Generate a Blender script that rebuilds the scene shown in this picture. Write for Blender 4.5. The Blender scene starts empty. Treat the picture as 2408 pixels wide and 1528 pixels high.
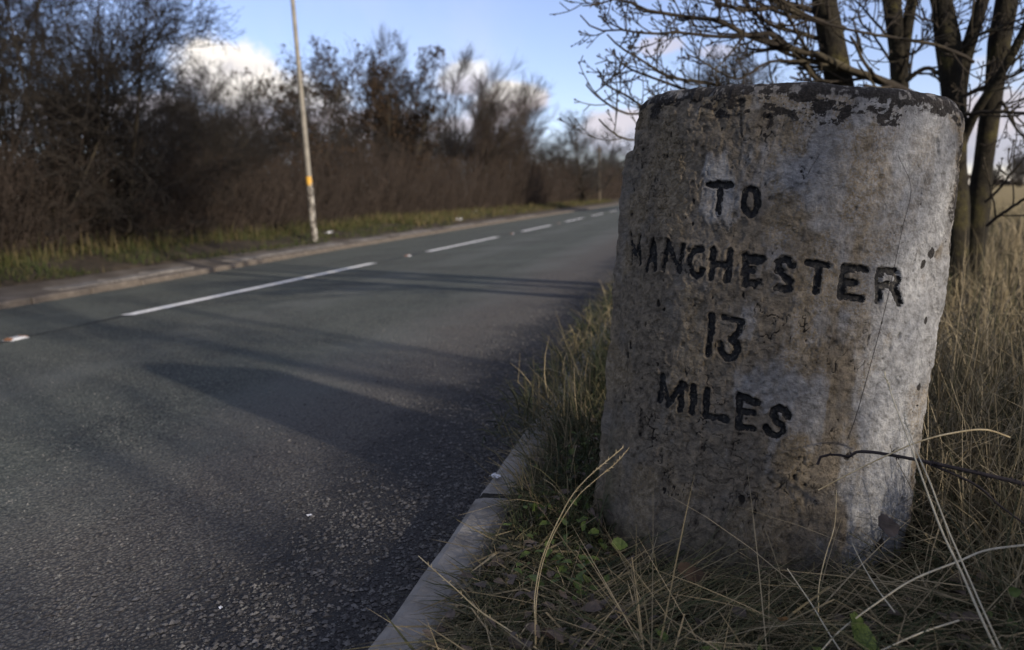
import bpy, math, random
import numpy as np
from mathutils import Vector, Matrix

scene = bpy.context.scene
COL = scene.collection
rng = np.random.default_rng(13)
random.seed(13)

# ------------------------------------------------------------------ camera
EYE = np.array([0.0, 0.0, 0.80])
F = 1850.0 / 2408.0                       # focal length over frame width
YAW, PITCH, ROLL = math.radians(13.3353), math.radians(9.2741), math.radians(1.55)
_f = np.array([-math.sin(YAW) * math.cos(PITCH), math.cos(YAW) * math.cos(PITCH), -math.sin(PITCH)])
_r = np.array([math.cos(YAW), math.sin(YAW), 0.0])
_u = np.cross(_r, _f)
CAM_R = _r * math.cos(ROLL) - _u * math.sin(ROLL)
CAM_U = _r * math.sin(ROLL) + _u * math.cos(ROLL)
CAM_F = _f
cam_data = bpy.data.cameras.new("camera")
cam = bpy.data.objects.new("camera", cam_data)
COL.objects.link(cam)
m = Matrix.Identity(4)
for i in range(3):
    m[i][0], m[i][1], m[i][2], m[i][3] = CAM_R[i], CAM_U[i], -CAM_F[i], EYE[i]
cam.matrix_world = m
cam_data.sensor_width = 36.0
cam_data.lens = 36.0 * F
cam_data.clip_start, cam_data.clip_end = 0.02, 5000.0
cam_data.dof.use_dof = True
cam_data.dof.focus_distance = 1.66
cam_data.dof.aperture_fstop = 3.3
scene.camera = cam

# ------------------------------------------------------------------ light and sky
SUN_AZ = math.atan2(0.83, -0.56)          # compass angle the sun stands at (from +Y towards +X)
SUN_EL = math.radians(17.0)
sun_dir = np.array([math.sin(SUN_AZ) * math.cos(SUN_EL), math.cos(SUN_AZ) * math.cos(SUN_EL), math.sin(SUN_EL)])
sl = bpy.data.lights.new("sun", 'SUN')
sl.energy, sl.angle, sl.color = 5.0, math.radians(0.9), (1.0, 0.90, 0.77)
so = bpy.data.objects.new("sun", sl)
COL.objects.link(so)
so.rotation_euler = Vector(-sun_dir).to_track_quat('-Z', 'Y').to_euler()

world = bpy.data.worlds.new("World")
scene.world = world
world.use_nodes = True
scene.view_settings.view_transform = 'Standard'
scene.view_settings.look = 'None'
scene.view_settings.exposure = 0.25
scene.view_settings.gamma = 1.0
scene.view_settings.use_curve_mapping = False
scene.cycles.max_bounces = 5
scene.cycles.diffuse_bounces = 3


def vpx(px, py):
    """direction through a point of the 2408 x 1528 survey picture"""
    d = CAM_F + CAM_R * ((px - 1204) / 1850.0) - CAM_U * ((py - 764) / 1850.0)
    return d


def on_z(px, py, z):
    d = vpx(px, py)
    return EYE + d * ((z - EYE[2]) / d[2])


def on_y(px, py, y):
    d = vpx(px, py)
    return EYE + d * (y / d[1])


def on_x(px, py, x):
    d = vpx(px, py)
    return EYE + d * (x / d[0])


class NT:
    """small wrapper that keeps node code short"""
    def __init__(self, tree):
        self.t = tree
        tree.nodes.clear()

    def n(self, kind, **kw):
        nd = self.t.nodes.new(kind)
        for k, v in kw.items():
            if k.startswith('i_'):
                key = k[2:].replace('_', ' ')
                nd.inputs[int(key) if key.isdigit() else key].default_value = v
            else:
                setattr(nd, k, v)
        return nd

    def l(self, a, b):
        self.t.links.new(a, b)

    def math(self, op, a, b=None, clamp=False):
        nd = self.t.nodes.new('ShaderNodeMath')
        nd.operation, nd.use_clamp = op, clamp
        for i, v in enumerate((a, b)):
            if v is None:
                continue
            if isinstance(v, (int, float)):
                nd.inputs[i].default_value = v
            else:
                self.l(v, nd.inputs[i])
        return nd.outputs[0]

    def mix(self, fac, a, b, blend='MIX'):
        nd = self.t.nodes.new('ShaderNodeMix')
        nd.data_type, nd.blend_type = 'RGBA', blend
        for s, v in ((nd.inputs[0], fac), (nd.inputs[6], a), (nd.inputs[7], b)):
            if isinstance(v, (int, float)):
                s.default_value = v
            elif isinstance(v, tuple):
                s.default_value = v if len(v) == 4 else v + (1.0,)
            else:
                self.l(v, s)
        return nd.outputs[2]

    def noise(self, vec, scale, detail=4.0, rough=0.55, w=None, dist=0.0):
        nd = self.n('ShaderNodeTexNoise', i_Scale=scale, i_Detail=detail, i_Roughness=rough, i_Distortion=dist)
        if vec is not None:
            self.l(vec, nd.inputs['Vector'])
        return nd.outputs[0]

    def ramp(self, fac, stops):
        nd = self.n('ShaderNodeValToRGB')
        cr = nd.color_ramp
        while len(cr.elements) < len(stops):
            cr.elements.new(0.5)
        for e, (p, c) in zip(cr.elements, stops):
            e.position = p
            e.color = c if len(c) == 4 else tuple(c) + (1.0,)
        self.l(fac, nd.inputs[0])
        return nd.outputs[0]

    def smooth(self, v, lo, hi):
        nd = self.n('ShaderNodeMapRange', interpolation_type='SMOOTHSTEP')
        nd.inputs[1].default_value, nd.inputs[2].default_value = lo, hi
        self.l(v, nd.inputs[0])
        return nd.outputs[0]


def build_sky():
    T = NT(world.node_tree)
    tc = T.n('ShaderNodeTexCoord').outputs['Generated']
    sky = T.n('ShaderNodeTexSky', sky_type='NISHITA', sun_disc=False)
    sky.sun_elevation, sky.sun_rotation = SUN_EL, SUN_AZ
    sky.air_density, sky.dust_density, sky.ozone_density = 0.85, 0.2, 1.9
    n1 = T.noise(tc, 9.0, 6.0, 0.6)
    n2 = T.noise(tc, 26.0, 5.0, 0.6)
    sep = T.n('ShaderNodeSeparateXYZ')
    T.l(tc, sep.inputs[0])
    col = T.n('ShaderNodeVectorMath', operation='SCALE')
    col.inputs['Scale'].default_value = SKY_STRENGTH
    T.l(sky.outputs[0], col.inputs[0])
    cur = T.mix(1.0, col.outputs[0], (1.02, 0.93, 1.12), 'MULTIPLY')
    cur = T.mix(0.14, cur, (0.74, 0.76, 0.82))
    # thin high veil all round the sky
    veil = T.smooth(T.noise(tc, 3.0, 5.0, 0.55, dist=0.6), 0.48, 0.8)
    cur = T.mix(T.math('MULTIPLY', veil, 0.30), cur, (0.72, 0.72, 0.76))
    # unseen broken cloud added overhead to make the fill light less blue
    high = T.math('MULTIPLY', T.smooth(T.noise(tc, 2.6, 6.0, 0.6), 0.44, 0.62), T.smooth(sep.outputs[2], 0.30, 0.55))
    cur = T.mix(T.math('MULTIPLY', high, 0.85), cur, (0.66, 0.63, 0.62))
    clouds = CLOUDS
    for (px, py, w, h, top, low, dens) in clouds:
        c = vpx(px, py)
        c = c / np.linalg.norm(c)
        right = np.cross(c, (0, 0, 1.0)); right /= np.linalg.norm(right)
        up = np.cross(right, c)

        def dot(v):
            nd = T.n('ShaderNodeVectorMath', operation='DOT_PRODUCT')
            T.l(tc, nd.inputs[0])
            nd.inputs[1].default_value = tuple(float(x) for x in v)
            return nd.outputs['Value']
        a = T.math('DIVIDE', dot(right), w / 1850.0)
        b = T.math('DIVIDE', dot(up), h / 1850.0)
        r = T.math('SQRT', T.math('ADD', T.math('MULTIPLY', a, a), T.math('MULTIPLY', b, b)))
        r = T.math('ADD', r, T.math('MULTIPLY', T.math('SUBTRACT', n1, 0.5), 1.7))
        r = T.math('ADD', r, T.math('MULTIPLY', T.math('SUBTRACT', n2, 0.5), 0.9))
        front = T.math('GREATER_THAN', dot(c), 0.0)
        mask = T.math('SUBTRACT', 1.0, T.smooth(r, 0.62, 1.05))
        mask = T.math('MULTIPLY', T.math('MULTIPLY', mask, front), dens)
        shade = T.smooth(T.math('ADD', b, T.math('MULTIPLY', T.math('SUBTRACT', n2, 0.5), 1.6)), -0.55, 0.45)
        cc = T.mix(shade, low, top)
        cur = T.mix(mask, cur, cc)
    bg = T.n('ShaderNodeBackground')
    bg.inputs['Strength'].default_value = 1.0
    T.l(cur, bg.inputs['Color'])
    out = T.n('ShaderNodeOutputWorld')
    T.l(bg.outputs[0], out.inputs[0])


SKY_STRENGTH = 0.15
WHITE, GREY, PINK = (0.98, 0.92, 0.86), (0.40, 0.40, 0.49), (0.66, 0.58, 0.60)
CLOUDS = [                                  # survey position, half width, half height, top, underside, density
    (530, 178, 125, 92, WHITE, GREY, 1.0), (640, 235, 170, 72, WHITE, GREY, 0.95),
    (260, 280, 240, 80, PINK, GREY, 0.85), (1075, 185, 70, 42, WHITE, PINK, 0.7),
    (1215, 235, 85, 48, WHITE, PINK, 0.95), (860, 330, 420, 70, PINK, GREY, 0.75),
    (1545, 110, 75, 26, PINK, PINK, 0.6), (1690, 120, 60, 20, PINK, PINK, 0.5),
    (1460, 310, 110, 55, PINK, GREY, 0.8), (1900, 330, 300, 70, PINK, GREY, 0.6),
    (2350, 310, 170, 75, PINK, GREY, 0.8), (-700, 150, 420, 120, WHITE, GREY, 0.9),
    (3300, 100, 500, 130, WHITE, GREY, 0.8),
]
build_sky()

# ------------------------------------------------------------------ helpers


def tag(o, label=None, cat=None, group=None, kind=None):
    for k, v in (('label', label), ('category', cat), ('group', group), ('kind', kind)):
        if v:
            o[k] = v
    return o


def empty(name, loc=(0, 0, 0)):
    o = bpy.data.objects.new(name, None)
    o.location = loc
    o.empty_display_size = 0.2
    COL.objects.link(o)
    return o


def link(name, me, parent=None, loc=(0, 0, 0)):
    o = bpy.data.objects.new(name, me)
    COL.objects.link(o)
    if parent is not None:
        o.parent = parent
    o.location = loc
    return o


def mesh_np(name, V, faces, mats, smooth=True, attrs=None, midx=None):
    """faces: list of int arrays (n,k)"""
    me = bpy.data.meshes.new(name)
    V = np.asarray(V, dtype=np.float32)
    faces = [np.asarray(f, dtype=np.int32) for f in faces if len(f)]
    nl = sum(f.size for f in faces)
    nf = sum(len(f) for f in faces)
    me.vertices.add(len(V))
    me.vertices.foreach_set('co', V.ravel())
    me.loops.add(nl)
    me.loops.foreach_set('vertex_index', np.concatenate([f.ravel() for f in faces]))
    me.polygons.add(nf)
    tot = np.concatenate([np.full(len(f), f.shape[1], np.int32) for f in faces])
    st = np.concatenate([[0], np.cumsum(tot)[:-1]]).astype(np.int32)
    me.polygons.foreach_set('loop_start', st)
    me.polygons.foreach_set('loop_total', tot)
    me.polygons.foreach_set('use_smooth', np.full(nf, smooth))
    if midx is not None:
        me.polygons.foreach_set('material_index', np.asarray(midx, np.int32))
    for mm in (mats if isinstance(mats, (list, tuple)) else [mats]):
        me.materials.append(mm)
    me.update(calc_edges=True)
    for k, a in (attrs or {}).items():
        at = me.attributes.new(k, 'FLOAT', 'POINT')
        at.data.foreach_set('value', np.asarray(a, np.float32))
    me.validate()
    return me


_LAT = rng.random((48, 48, 48))


def vnoise(p):
    p = np.asarray(p, float)
    i = np.floor(p).astype(int)
    f = p - i
    f = f * f * f * (f * (f * 6 - 15) + 10)
    i0, i1 = i % 48, (i + 1) % 48
    x0, y0, z0 = i0[..., 0], i0[..., 1], i0[..., 2]
    x1, y1, z1 = i1[..., 0], i1[..., 1], i1[..., 2]
    fx, fy, fz = f[..., 0], f[..., 1], f[..., 2]
    a = _LAT[x0, y0, z0] * (1 - fx) + _LAT[x1, y0, z0] * fx
    b = _LAT[x0, y1, z0] * (1 - fx) + _LAT[x1, y1, z0] * fx
    c = _LAT[x0, y0, z1] * (1 - fx) + _LAT[x1, y0, z1] * fx
    d = _LAT[x0, y1, z1] * (1 - fx) + _LAT[x1, y1, z1] * fx
    return (a * (1 - fy) + b * fy) * (1 - fz) + (c * (1 - fy) + d * fy) * fz


def fbm(p, octv=4, gain=0.5):
    p = np.asarray(p, float)
    s, a, t = 0.0, 1.0, 0.0
    for k in range(octv):
        s = s + a * vnoise(p * (2.03 ** k) + 7.3 * k)
        t += a
        a *= gain
    return s / t


def sstep(x, lo, hi):
    t = np.clip((x - lo) / (hi - lo), 0, 1)
    return t * t * (3 - 2 * t)


def unit(v):
    return v / np.maximum(np.linalg.norm(v, axis=-1, keepdims=True), 1e-9)


def tubes(P, R, k=4):
    """P (N,S,3) centre lines, R (N,S) radii -> verts, quads"""
    P = np.asarray(P, float); R = np.asarray(R, float)
    N, S, _ = P.shape
    Tn = np.empty_like(P)
    Tn[:, 1:-1] = P[:, 2:] - P[:, :-2]
    Tn[:, 0] = P[:, 1] - P[:, 0]
    Tn[:, -1] = P[:, -1] - P[:, -2]
    Tn = unit(Tn)
    ref = np.where(np.abs(Tn[:, :1, 2:3]) > 0.8, np.array([1.0, 0.13, 0]), np.array([0.1, 0.07, 1.0]))
    A = unit(np.cross(Tn, np.broadcast_to(ref, Tn.shape)))
    Bv = np.cross(Tn, A)
    ang = np.arange(k) * 2 * math.pi / k
    V = P[:, :, None, :] + R[:, :, None, None] * (A[:, :, None, :] * np.cos(ang)[None, None, :, None] + Bv[:, :, None, :] * np.sin(ang)[None, None, :, None])
    idx = np.arange(N * S * k).reshape(N, S, k)
    a = idx[:, :-1, :]; b = np.roll(idx, -1, axis=2)[:, :-1, :]
    c = np.roll(idx, -1, axis=2)[:, 1:, :]; d = idx[:, 1:, :]
    Q = np.stack([a, b, c, d], -1).reshape(-1, 4)
    return V.reshape(-1, 3), Q


def join(parts):
    Vs, Fs, off = [], [], 0
    for V, Fq in parts:
        Vs.append(V); Fs.append(Fq + off); off += len(V)
    return np.concatenate(Vs), np.concatenate(Fs)


def interp_line(P, R, t):
    N, S, _ = P.shape
    x = t * (S - 1)
    i = np.minimum(x.astype(int), S - 2)
    f = (x - i)[:, None]
    n = np.arange(N)
    p = P[n, i] * (1 - f) + P[n, i + 1] * f
    tan = unit(P[n, i + 1] - P[n, i])
    r = R[n, i] * (1 - f[:, 0]) + R[n, i + 1] * f[:, 0]
    return p, tan, r


def walk(p, d, ln, r0, S, up, wob, tip, g):
    N = len(p)
    P = np.empty((N, S, 3)); P[:, 0] = p
    cur = d.copy()
    step = (ln / (S - 1))[:, None]
    for s in range(1, S):
        cur = cur + wob * g.normal(size=(N, 3))
        cur[:, 2] += up
        cur = unit(cur)
        P[:, s] = P[:, s - 1] + cur * step
    prof = np.linspace(1, tip, S)[None, :]
    return P, r0[:, None] * prof


def grow(P, R, n, t, ang, ln, S, up, wob, rr, g, tip=0.35, shrink=0.5, rmin=0.0012):
    """n side shoots on every centre line; returns centre lines, radii and parent index"""
    N = P.shape[0]
    par = np.repeat(np.arange(N), n)
    tt = t[0] + (t[1] - t[0]) * ((np.tile(np.arange(n), N) + g.random(N * n)) / n)
    p, tan, r = interp_line(P[par], R[par], tt)
    perp = unit(np.cross(tan, unit(g.normal(size=tan.shape))))
    a = np.radians(g.uniform(ang[0], ang[1], N * n))[:, None]
    d = tan * np.cos(a) + perp * np.sin(a)
    L = g.uniform(ln[0], ln[1], N * n) * (1 - shrink * tt)
    r0 = np.maximum(r * rr * g.uniform(0.7, 1.0, N * n), rmin)
    P2, R2 = walk(p, d, L, r0, S, up, wob, tip, g)
    return P2, np.maximum(R2, rmin * 0.6), par

# ------------------------------------------------------------------ materials


def new_mat(name):
    mt = bpy.data.materials.new(name)
    mt.use_nodes = True
    T = NT(mt.node_tree)
    bs = T.n('ShaderNodeBsdfPrincipled')
    out = T.n('ShaderNodeOutputMaterial')
    T.l(bs.outputs[0], out.inputs[0])
    tc = T.n('ShaderNodeTexCoord').outputs['Object']
    bs.inputs['Specular IOR Level'].default_value = 0.2
    return mt, T, bs, tc


def bump(T, bs, h, strength, dist, prev=None):
    nd = T.n('ShaderNodeBump')
    nd.inputs['Strength'].default_value = strength
    nd.inputs['Distance'].default_value = dist
    T.l(h, nd.inputs['Height'])
    if prev is not None:
        T.l(prev, nd.inputs['Normal'])
    T.l(nd.outputs[0], bs.inputs['Normal'])
    return nd.outputs[0]


def noisy(name, cols, scale, rough=0.9, detail=5.0, bscale=None, bstr=0.5, bdist=0.01, stops=None):
    mt, T, bs, tc = new_mat(name)
    nz = T.noise(tc, scale, detail, 0.6)
    stops = stops or np.linspace(0.3, 0.7, len(cols))
    T.l(T.ramp(nz, list(zip([float(s) for s in stops], cols))), bs.inputs['Base Color'])
    bs.inputs['Roughness'].default_value = rough
    if bscale:
        bump(T, bs, T.noise(tc, bscale, 5.0, 0.65), bstr, bdist)
    return mt


def tinted(name, stops, rough=0.75, trans=0.0):
    """colour read from the per-blade 'tint' value of the mesh"""
    mt, T, bs, tc = new_mat(name)
    at = T.n('ShaderNodeAttribute', attribute_name='tint')
    T.l(T.ramp(at.outputs['Fac'], stops), bs.inputs['Base Color'])
    bs.inputs['Roughness'].default_value = rough
    return mt


def asphalt_mat():
    mt, T, bs, tc = new_mat('asphalt')
    vor = T.n('ShaderNodeTexVoronoi', i_Scale=95.0)
    T.l(tc, vor.inputs['Vector'])
    vor2 = T.n('ShaderNodeTexVoronoi', i_Scale=46.0)
    T.l(tc, vor2.inputs['Vector'])
    chip = T.ramp(vor.outputs['Color'], [(0.0, (0.050, 0.050, 0.046)), (0.55, (0.112, 0.110, 0.098)), (0.85, (0.18, 0.172, 0.15)), (1.0, (0.38, 0.36, 0.31))])
    bind = T.smooth(vor.outputs['Distance'], 0.42, 0.75)
    col = T.mix(bind, chip, (0.03, 0.032, 0.032))
    # wear along the wheel tracks and broad patches
    sep = T.n('ShaderNodeSeparateXYZ'); T.l(tc, sep.inputs[0])
    big = T.noise(tc, 0.8, 5.0, 0.6)
    col = T.mix(T.smooth(big, 0.35, 0.7), col, T.mix(0.5, col, (0.135, 0.138, 0.124)))
    col = T.mix(1.0, col, (0.93, 1.0, 0.97), 'MULTIPLY')
    mid = T.noise(tc, 7.0, 4.0, 0.6)
    col = T.mix(T.math('MULTIPLY', T.smooth(mid, 0.5, 0.75), 0.4), col, (0.058, 0.057, 0.055))
    # road dirt washed to the near channel (x > -1.6)
    edge = T.math('ADD', sep.outputs[0], T.math('MULTIPLY', T.math('SUBTRACT', T.noise(tc, 2.2, 5.0, 0.6), 0.5), 0.9))
    band = T.math('MULTIPLY', T.smooth(edge, -2.3, -1.5), 0.7)
    col = T.mix(band, col, T.mix(T.smooth(vor.outputs['Distance'], 0.2, 0.6), (0.175, 0.152, 0.136), (0.085, 0.074, 0.068)))
    col = T.mix(T.math('MULTIPLY', T.smooth(edge, -1.35, -0.95), 0.8), col, T.mix(T.noise(tc, 55.0, 3.0, 0.6), (0.012, 0.012, 0.014), (0.055, 0.053, 0.054)))
    # polished wheel paths and an old trench reinstatement along the lane
    wp = T.math('ABSOLUTE', T.math('SUBTRACT', T.math('ABSOLUTE', T.math('ADD', sep.outputs[0], 2.75)), 0.85))
    wpm = T.math('MULTIPLY', T.math('SUBTRACT', 1.0, T.smooth(wp, 0.1, 0.5)), T.smooth(big, 0.3, 0.6))
    col = T.mix(T.math('MULTIPLY', wpm, 0.35), col, (0.15, 0.155, 0.145))
    T.l(col, bs.inputs['Base Color'])
    bs.inputs['Roughness'].default_value = 0.88
    hsum = T.math('ADD', T.math('MULTIPLY', T.math('SUBTRACT', 1.0, vor.outputs['Distance']), 1.0), T.math('MULTIPLY', vor2.outputs['Distance'], 0.6))
    hsum = T.math('ADD', hsum, T.math('MULTIPLY', T.noise(tc, 180.0, 3.0, 0.6), 0.6))
    bump(T, bs, hsum, 1.0, 0.013)
    return mt


def stone_mat():
    """colours of paint, bare stone and lichen are laid out by values stored on the mesh"""
    mt, T, bs, tc = new_mat('weathered_stone')

    def attr(nm):
        return T.n('ShaderNodeAttribute', attribute_name=nm).outputs['Fac']
    n1 = T.noise(tc, 60.0, 6.0, 0.65)
    n2 = T.noise(tc, 190.0, 5.0, 0.7)
    n3 = T.noise(tc, 14.0, 5.0, 0.6)
    bare = T.ramp(n1, [(0.30, (0.062, 0.051, 0.038)), (0.5, (0.155, 0.128, 0.095)), (0.72, (0.26, 0.21, 0.148))])
    bare = T.mix(T.smooth(n3, 0.45, 0.7), bare, T.mix(0.6, bare, (0.16, 0.145, 0.125)))
    wash = T.ramp(n1, [(0.28, (0.15, 0.146, 0.14)), (0.5, (0.31, 0.31, 0.31)), (0.75, (0.47, 0.468, 0.46))])
    wash = T.mix(T.math('MULTIPLY', T.smooth(n2, 0.57, 0.70), 0.7), wash, (0.18, 0.165, 0.145))
    f = T.math('ADD', attr('wash'), T.math('MULTIPLY', T.math('SUBTRACT', n2, 0.5), 0.5))
    col = T.mix(T.math('MULTIPLY', T.smooth(f, 0.1, 0.95), 0.92), bare, wash)
    ochre = T.mix(T.smooth(n1, 0.4, 0.65), (0.17, 0.13, 0.08), (0.29, 0.235, 0.16))
    col = T.mix(T.math('MULTIPLY', attr('ochre'), T.smooth(n2, 0.35, 0.6)), col, ochre)
    lich = T.mix(T.smooth(n2, 0.45, 0.66), (0.018, 0.015, 0.013), (0.055, 0.048, 0.042))
    fl = T.math('ADD', attr('lichen'), T.math('MULTIPLY', T.math('SUBTRACT', n2, 0.5), 1.7))
    col = T.mix(T.math('MULTIPLY', T.smooth(fl, 0.25, 0.6), 0.96), col, lich)
    green = T.mix(0.5, (0.06, 0.07, 0.04), (0.045, 0.05, 0.03))
    col = T.mix(T.math('MULTIPLY', attr('algae'), T.smooth(n1, 0.3, 0.6)), col, green)
    dirt = T.math('ADD', attr('dirt'), T.math('MULTIPLY', T.math('SUBTRACT', n2, 0.5), 0.3))
    col = T.mix(T.smooth(dirt, 0.25, 0.75), col, (0.022, 0.018, 0.015))
    col = T.mix(T.smooth(attr('paint'), 0.25, 0.6), col, (0.012, 0.012, 0.013))
    T.l(col, bs.inputs['Base Color'])
    bs.inputs['Roughness'].default_value = 0.86
    h = T.math('ADD', n2, T.math('MULTIPLY', n1, 1.4))
    bump(T, bs, h, 0.9, 0.007)
    return mt


M = {}
M['asphalt'] = asphalt_mat()
M['stone'] = stone_mat()
M['black_paint'] = noisy('black_letter_paint', [(0.008, 0.008, 0.009), (0.022, 0.021, 0.020), (0.10, 0.088, 0.072)], 150.0, 0.55, 6.0, 260.0, 0.8, 0.003, stops=[0.35, 0.56, 0.72])
M['kerb'] = noisy('kerb_concrete', [(0.12, 0.108, 0.092), (0.225, 0.21, 0.19), (0.30, 0.28, 0.255)], 7.0, 0.9, 8.0, 120.0, 0.6, 0.003)
M['kerb_brown'] = noisy('brown_kerb_stone', [(0.06, 0.05, 0.041), (0.115, 0.095, 0.076), (0.165, 0.137, 0.11)], 5.0, 0.9, 8.0, 60.0, 0.6, 0.004)
M['slab'] = noisy('path_slab', [(0.06, 0.052, 0.045), (0.15, 0.135, 0.12), (0.22, 0.20, 0.18)], 3.0, 0.9, 6.0, 60.0, 0.5, 0.004)
M['soil'] = noisy('verge_soil', [(0.018, 0.014, 0.010), (0.045, 0.034, 0.023), (0.075, 0.058, 0.038)], 6.0, 0.95, 8.0, 40.0, 0.9, 0.02)
M['path'] = noisy('muddy_path', [(0.045, 0.036, 0.028), (0.095, 0.078, 0.062), (0.15, 0.13, 0.11)], 2.2, 0.95, 8.0, 30.0, 0.7, 0.01)
M['line'] = noisy('road_paint', [(0.14, 0.14, 0.13), (0.72, 0.70, 0.66), (0.86, 0.84, 0.80)], 24.0, 0.75, 8.0, 90.0, 0.5, 0.003, stops=[0.30, 0.42, 0.7])
M['tar'] = noisy('tar_seam', [(0.012, 0.012, 0.013), (0.03, 0.03, 0.03)], 20.0, 0.7)
M['grit'] = noisy('grit', [(0.03, 0.029, 0.03), (0.085, 0.08, 0.078), (0.17, 0.16, 0.15)], 31.0, 0.9)
M['chips'] = noisy('chippings', [(0.035, 0.035, 0.036), (0.10, 0.10, 0.095), (0.20, 0.19, 0.17)], 43.0, 0.85)
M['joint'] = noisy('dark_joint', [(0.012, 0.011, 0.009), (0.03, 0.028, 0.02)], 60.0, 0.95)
M['bark'] = noisy('dark_bark', [(0.012, 0.010, 0.008), (0.034, 0.027, 0.020), (0.07, 0.058, 0.033)], 3.5, 0.95, 8.0, 40.0, 0.8, 0.01)
M['bark_moss'] = noisy('mossy_bark', [(0.008, 0.0065, 0.005), (0.022, 0.018, 0.011), (0.062, 0.053, 0.018)], 7.0, 0.95, 8.0, 45.0, 1.0, 0.015, stops=[0.32, 0.52, 0.72])
M['twig'] = noisy('dark_twigs', [(0.010, 0.0085, 0.007), (0.028, 0.023, 0.018)], 2.0, 0.9)
M['twig_brown'] = noisy('brown_twigs', [(0.020, 0.0155, 0.0125), (0.058, 0.043, 0.033)], 1.3, 0.9)
M['twig_grey'] = noisy('greyish_twigs', [(0.022, 0.020, 0.018), (0.045, 0.040, 0.035)], 2.0, 0.9)
M['sapling'] = noisy('pale_sapling_bark', [(0.07, 0.055, 0.04), (0.14, 0.115, 0.085)], 6.0, 0.9)
M['seed'] = noisy('dry_seed_bunch', [(0.012, 0.008, 0.006), (0.03, 0.019, 0.011), (0.07, 0.042, 0.02)], 3.0, 0.9)
M['leaf_litter'] = noisy('dead_leaves', [(0.017, 0.012, 0.009), (0.046, 0.031, 0.021), (0.085, 0.055, 0.033)], 4.0, 0.9)
M['galv'] = None
M['grass'] = tinted('verge_grass', [(0.0, (0.014, 0.022, 0.008)), (0.3, (0.034, 0.041, 0.017)), (0.5, (0.072, 0.065, 0.033)), (0.7, (0.155, 0.122, 0.068)), (1.0, (0.31, 0.25, 0.155))])
M['far_grass'] = tinted('far_verge_grass', [(0.0, (0.018, 0.027, 0.007)), (0.4, (0.042, 0.05, 0.013)), (0.7, (0.075, 0.062, 0.024)), (1.0, (0.105, 0.075, 0.038))])
M['straw'] = noisy('straw', [(0.28, 0.20, 0.10), (0.46, 0.36, 0.20), (0.55, 0.45, 0.28)], 40.0, 0.6)
M['straw_pale'] = noisy('pale_straw', [(0.33, 0.29, 0.21), (0.52, 0.47, 0.35)], 40.0, 0.6)
M['bramble'] = noisy('bramble_bark', [(0.018, 0.014, 0.014), (0.05, 0.038, 0.035)], 60.0, 0.6, 5.0, 300.0, 0.6, 0.002)
M['field'] = noisy('stubble', [(0.16, 0.12, 0.055), (0.25, 0.19, 0.085), (0.30, 0.23, 0.11)], 0.25, 0.95, 8.0, 6.0, 0.8, 0.1)
M['green_leaf'] = noisy('green_leaf', [(0.035, 0.055, 0.012), (0.09, 0.12, 0.03)], 30.0, 0.6, 5.0, 120.0, 0.6, 0.002)
M['rust_leaf'] = noisy('rust_leaf', [(0.13, 0.07, 0.03), (0.32, 0.19, 0.09)], 60.0, 0.7)
M['dead_leaf'] = noisy('grey_dead_leaf', [(0.05, 0.04, 0.032), (0.13, 0.10, 0.08)], 40.0, 0.8)
M['plastic'] = noisy('white_litter', [(0.6, 0.6, 0.62), (0.85, 0.85, 0.88)], 30.0, 0.5)
M['stud_white'] = noisy('stud_casing', [(0.30, 0.30, 0.31), (0.55, 0.55, 0.55)], 60.0, 0.5)
M['stud_amber'] = noisy('stud_amber', [(0.16, 0.07, 0.03), (0.25, 0.11, 0.045)], 60.0, 0.4)
M['amber_band'] = noisy('amber_paint', [(0.24, 0.20, 0.15), (0.50, 0.27, 0.04), (0.62, 0.35, 0.05)], 11.0, 0.6, 6.0, stops=[0.42, 0.50, 0.7])


def post_mat():
    mt, T, bs, tc = new_mat('weathered_post')
    sep = T.n('ShaderNodeSeparateXYZ'); T.l(tc, sep.inputs[0])
    n = T.noise(tc, 6.0, 6.0, 0.65)
    base = T.ramp(n, [(0.3, (0.15, 0.135, 0.11)), (0.7, (0.27, 0.245, 0.20))])
    z = T.math('ADD', sep.outputs[2], T.math('MULTIPLY', T.math('SUBTRACT', n, 0.5), 0.5))
    low = T.math('SUBTRACT', 1.0, T.smooth(z, 1.15, 1.35))
    fl = T.smooth(T.noise(tc, 9.0, 6.0, 0.7), 0.45, 0.55)
    lowc = T.mix(fl, (0.06, 0.05, 0.04), (0.30, 0.275, 0.235))
    lowc = T.mix(T.smooth(T.noise(tc, 5.0, 4.0, 0.6), 0.6, 0.68), lowc, (0.34, 0.20, 0.06))
    T.l(T.mix(low, base, lowc), bs.inputs['Base Color'])
    bs.inputs['Roughness'].default_value = 0.7
    bump(T, bs, n, 0.3, 0.01)
    return mt


M['galv'] = post_mat()

# ------------------------------------------------------------------ ground, road, kerbs
FALL = 0.025
XR = -0.60                                     # near channel


def road_z(x):
    return -0.07 + FALL * (x - XR)


def centre_x(y):
    return np.interp(y, [-60, 5, 12, 19, 27, 50, 160], [-5.35, -5.08, -4.93, -4.75, -4.68, -4.62, -4.60])


def left_x(y):
    return np.interp(y, [-60, 6, 9, 12.5, 16, 29, 55, 160], [-7.1, -7.15, -7.2, -7.42, -7.58, -7.75, -7.45, -7.40])


ys = np.concatenate([np.arange(-45, 0, 3.0), np.arange(0, 60, 1.0), np.arange(60, 165, 5.0)])


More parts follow.
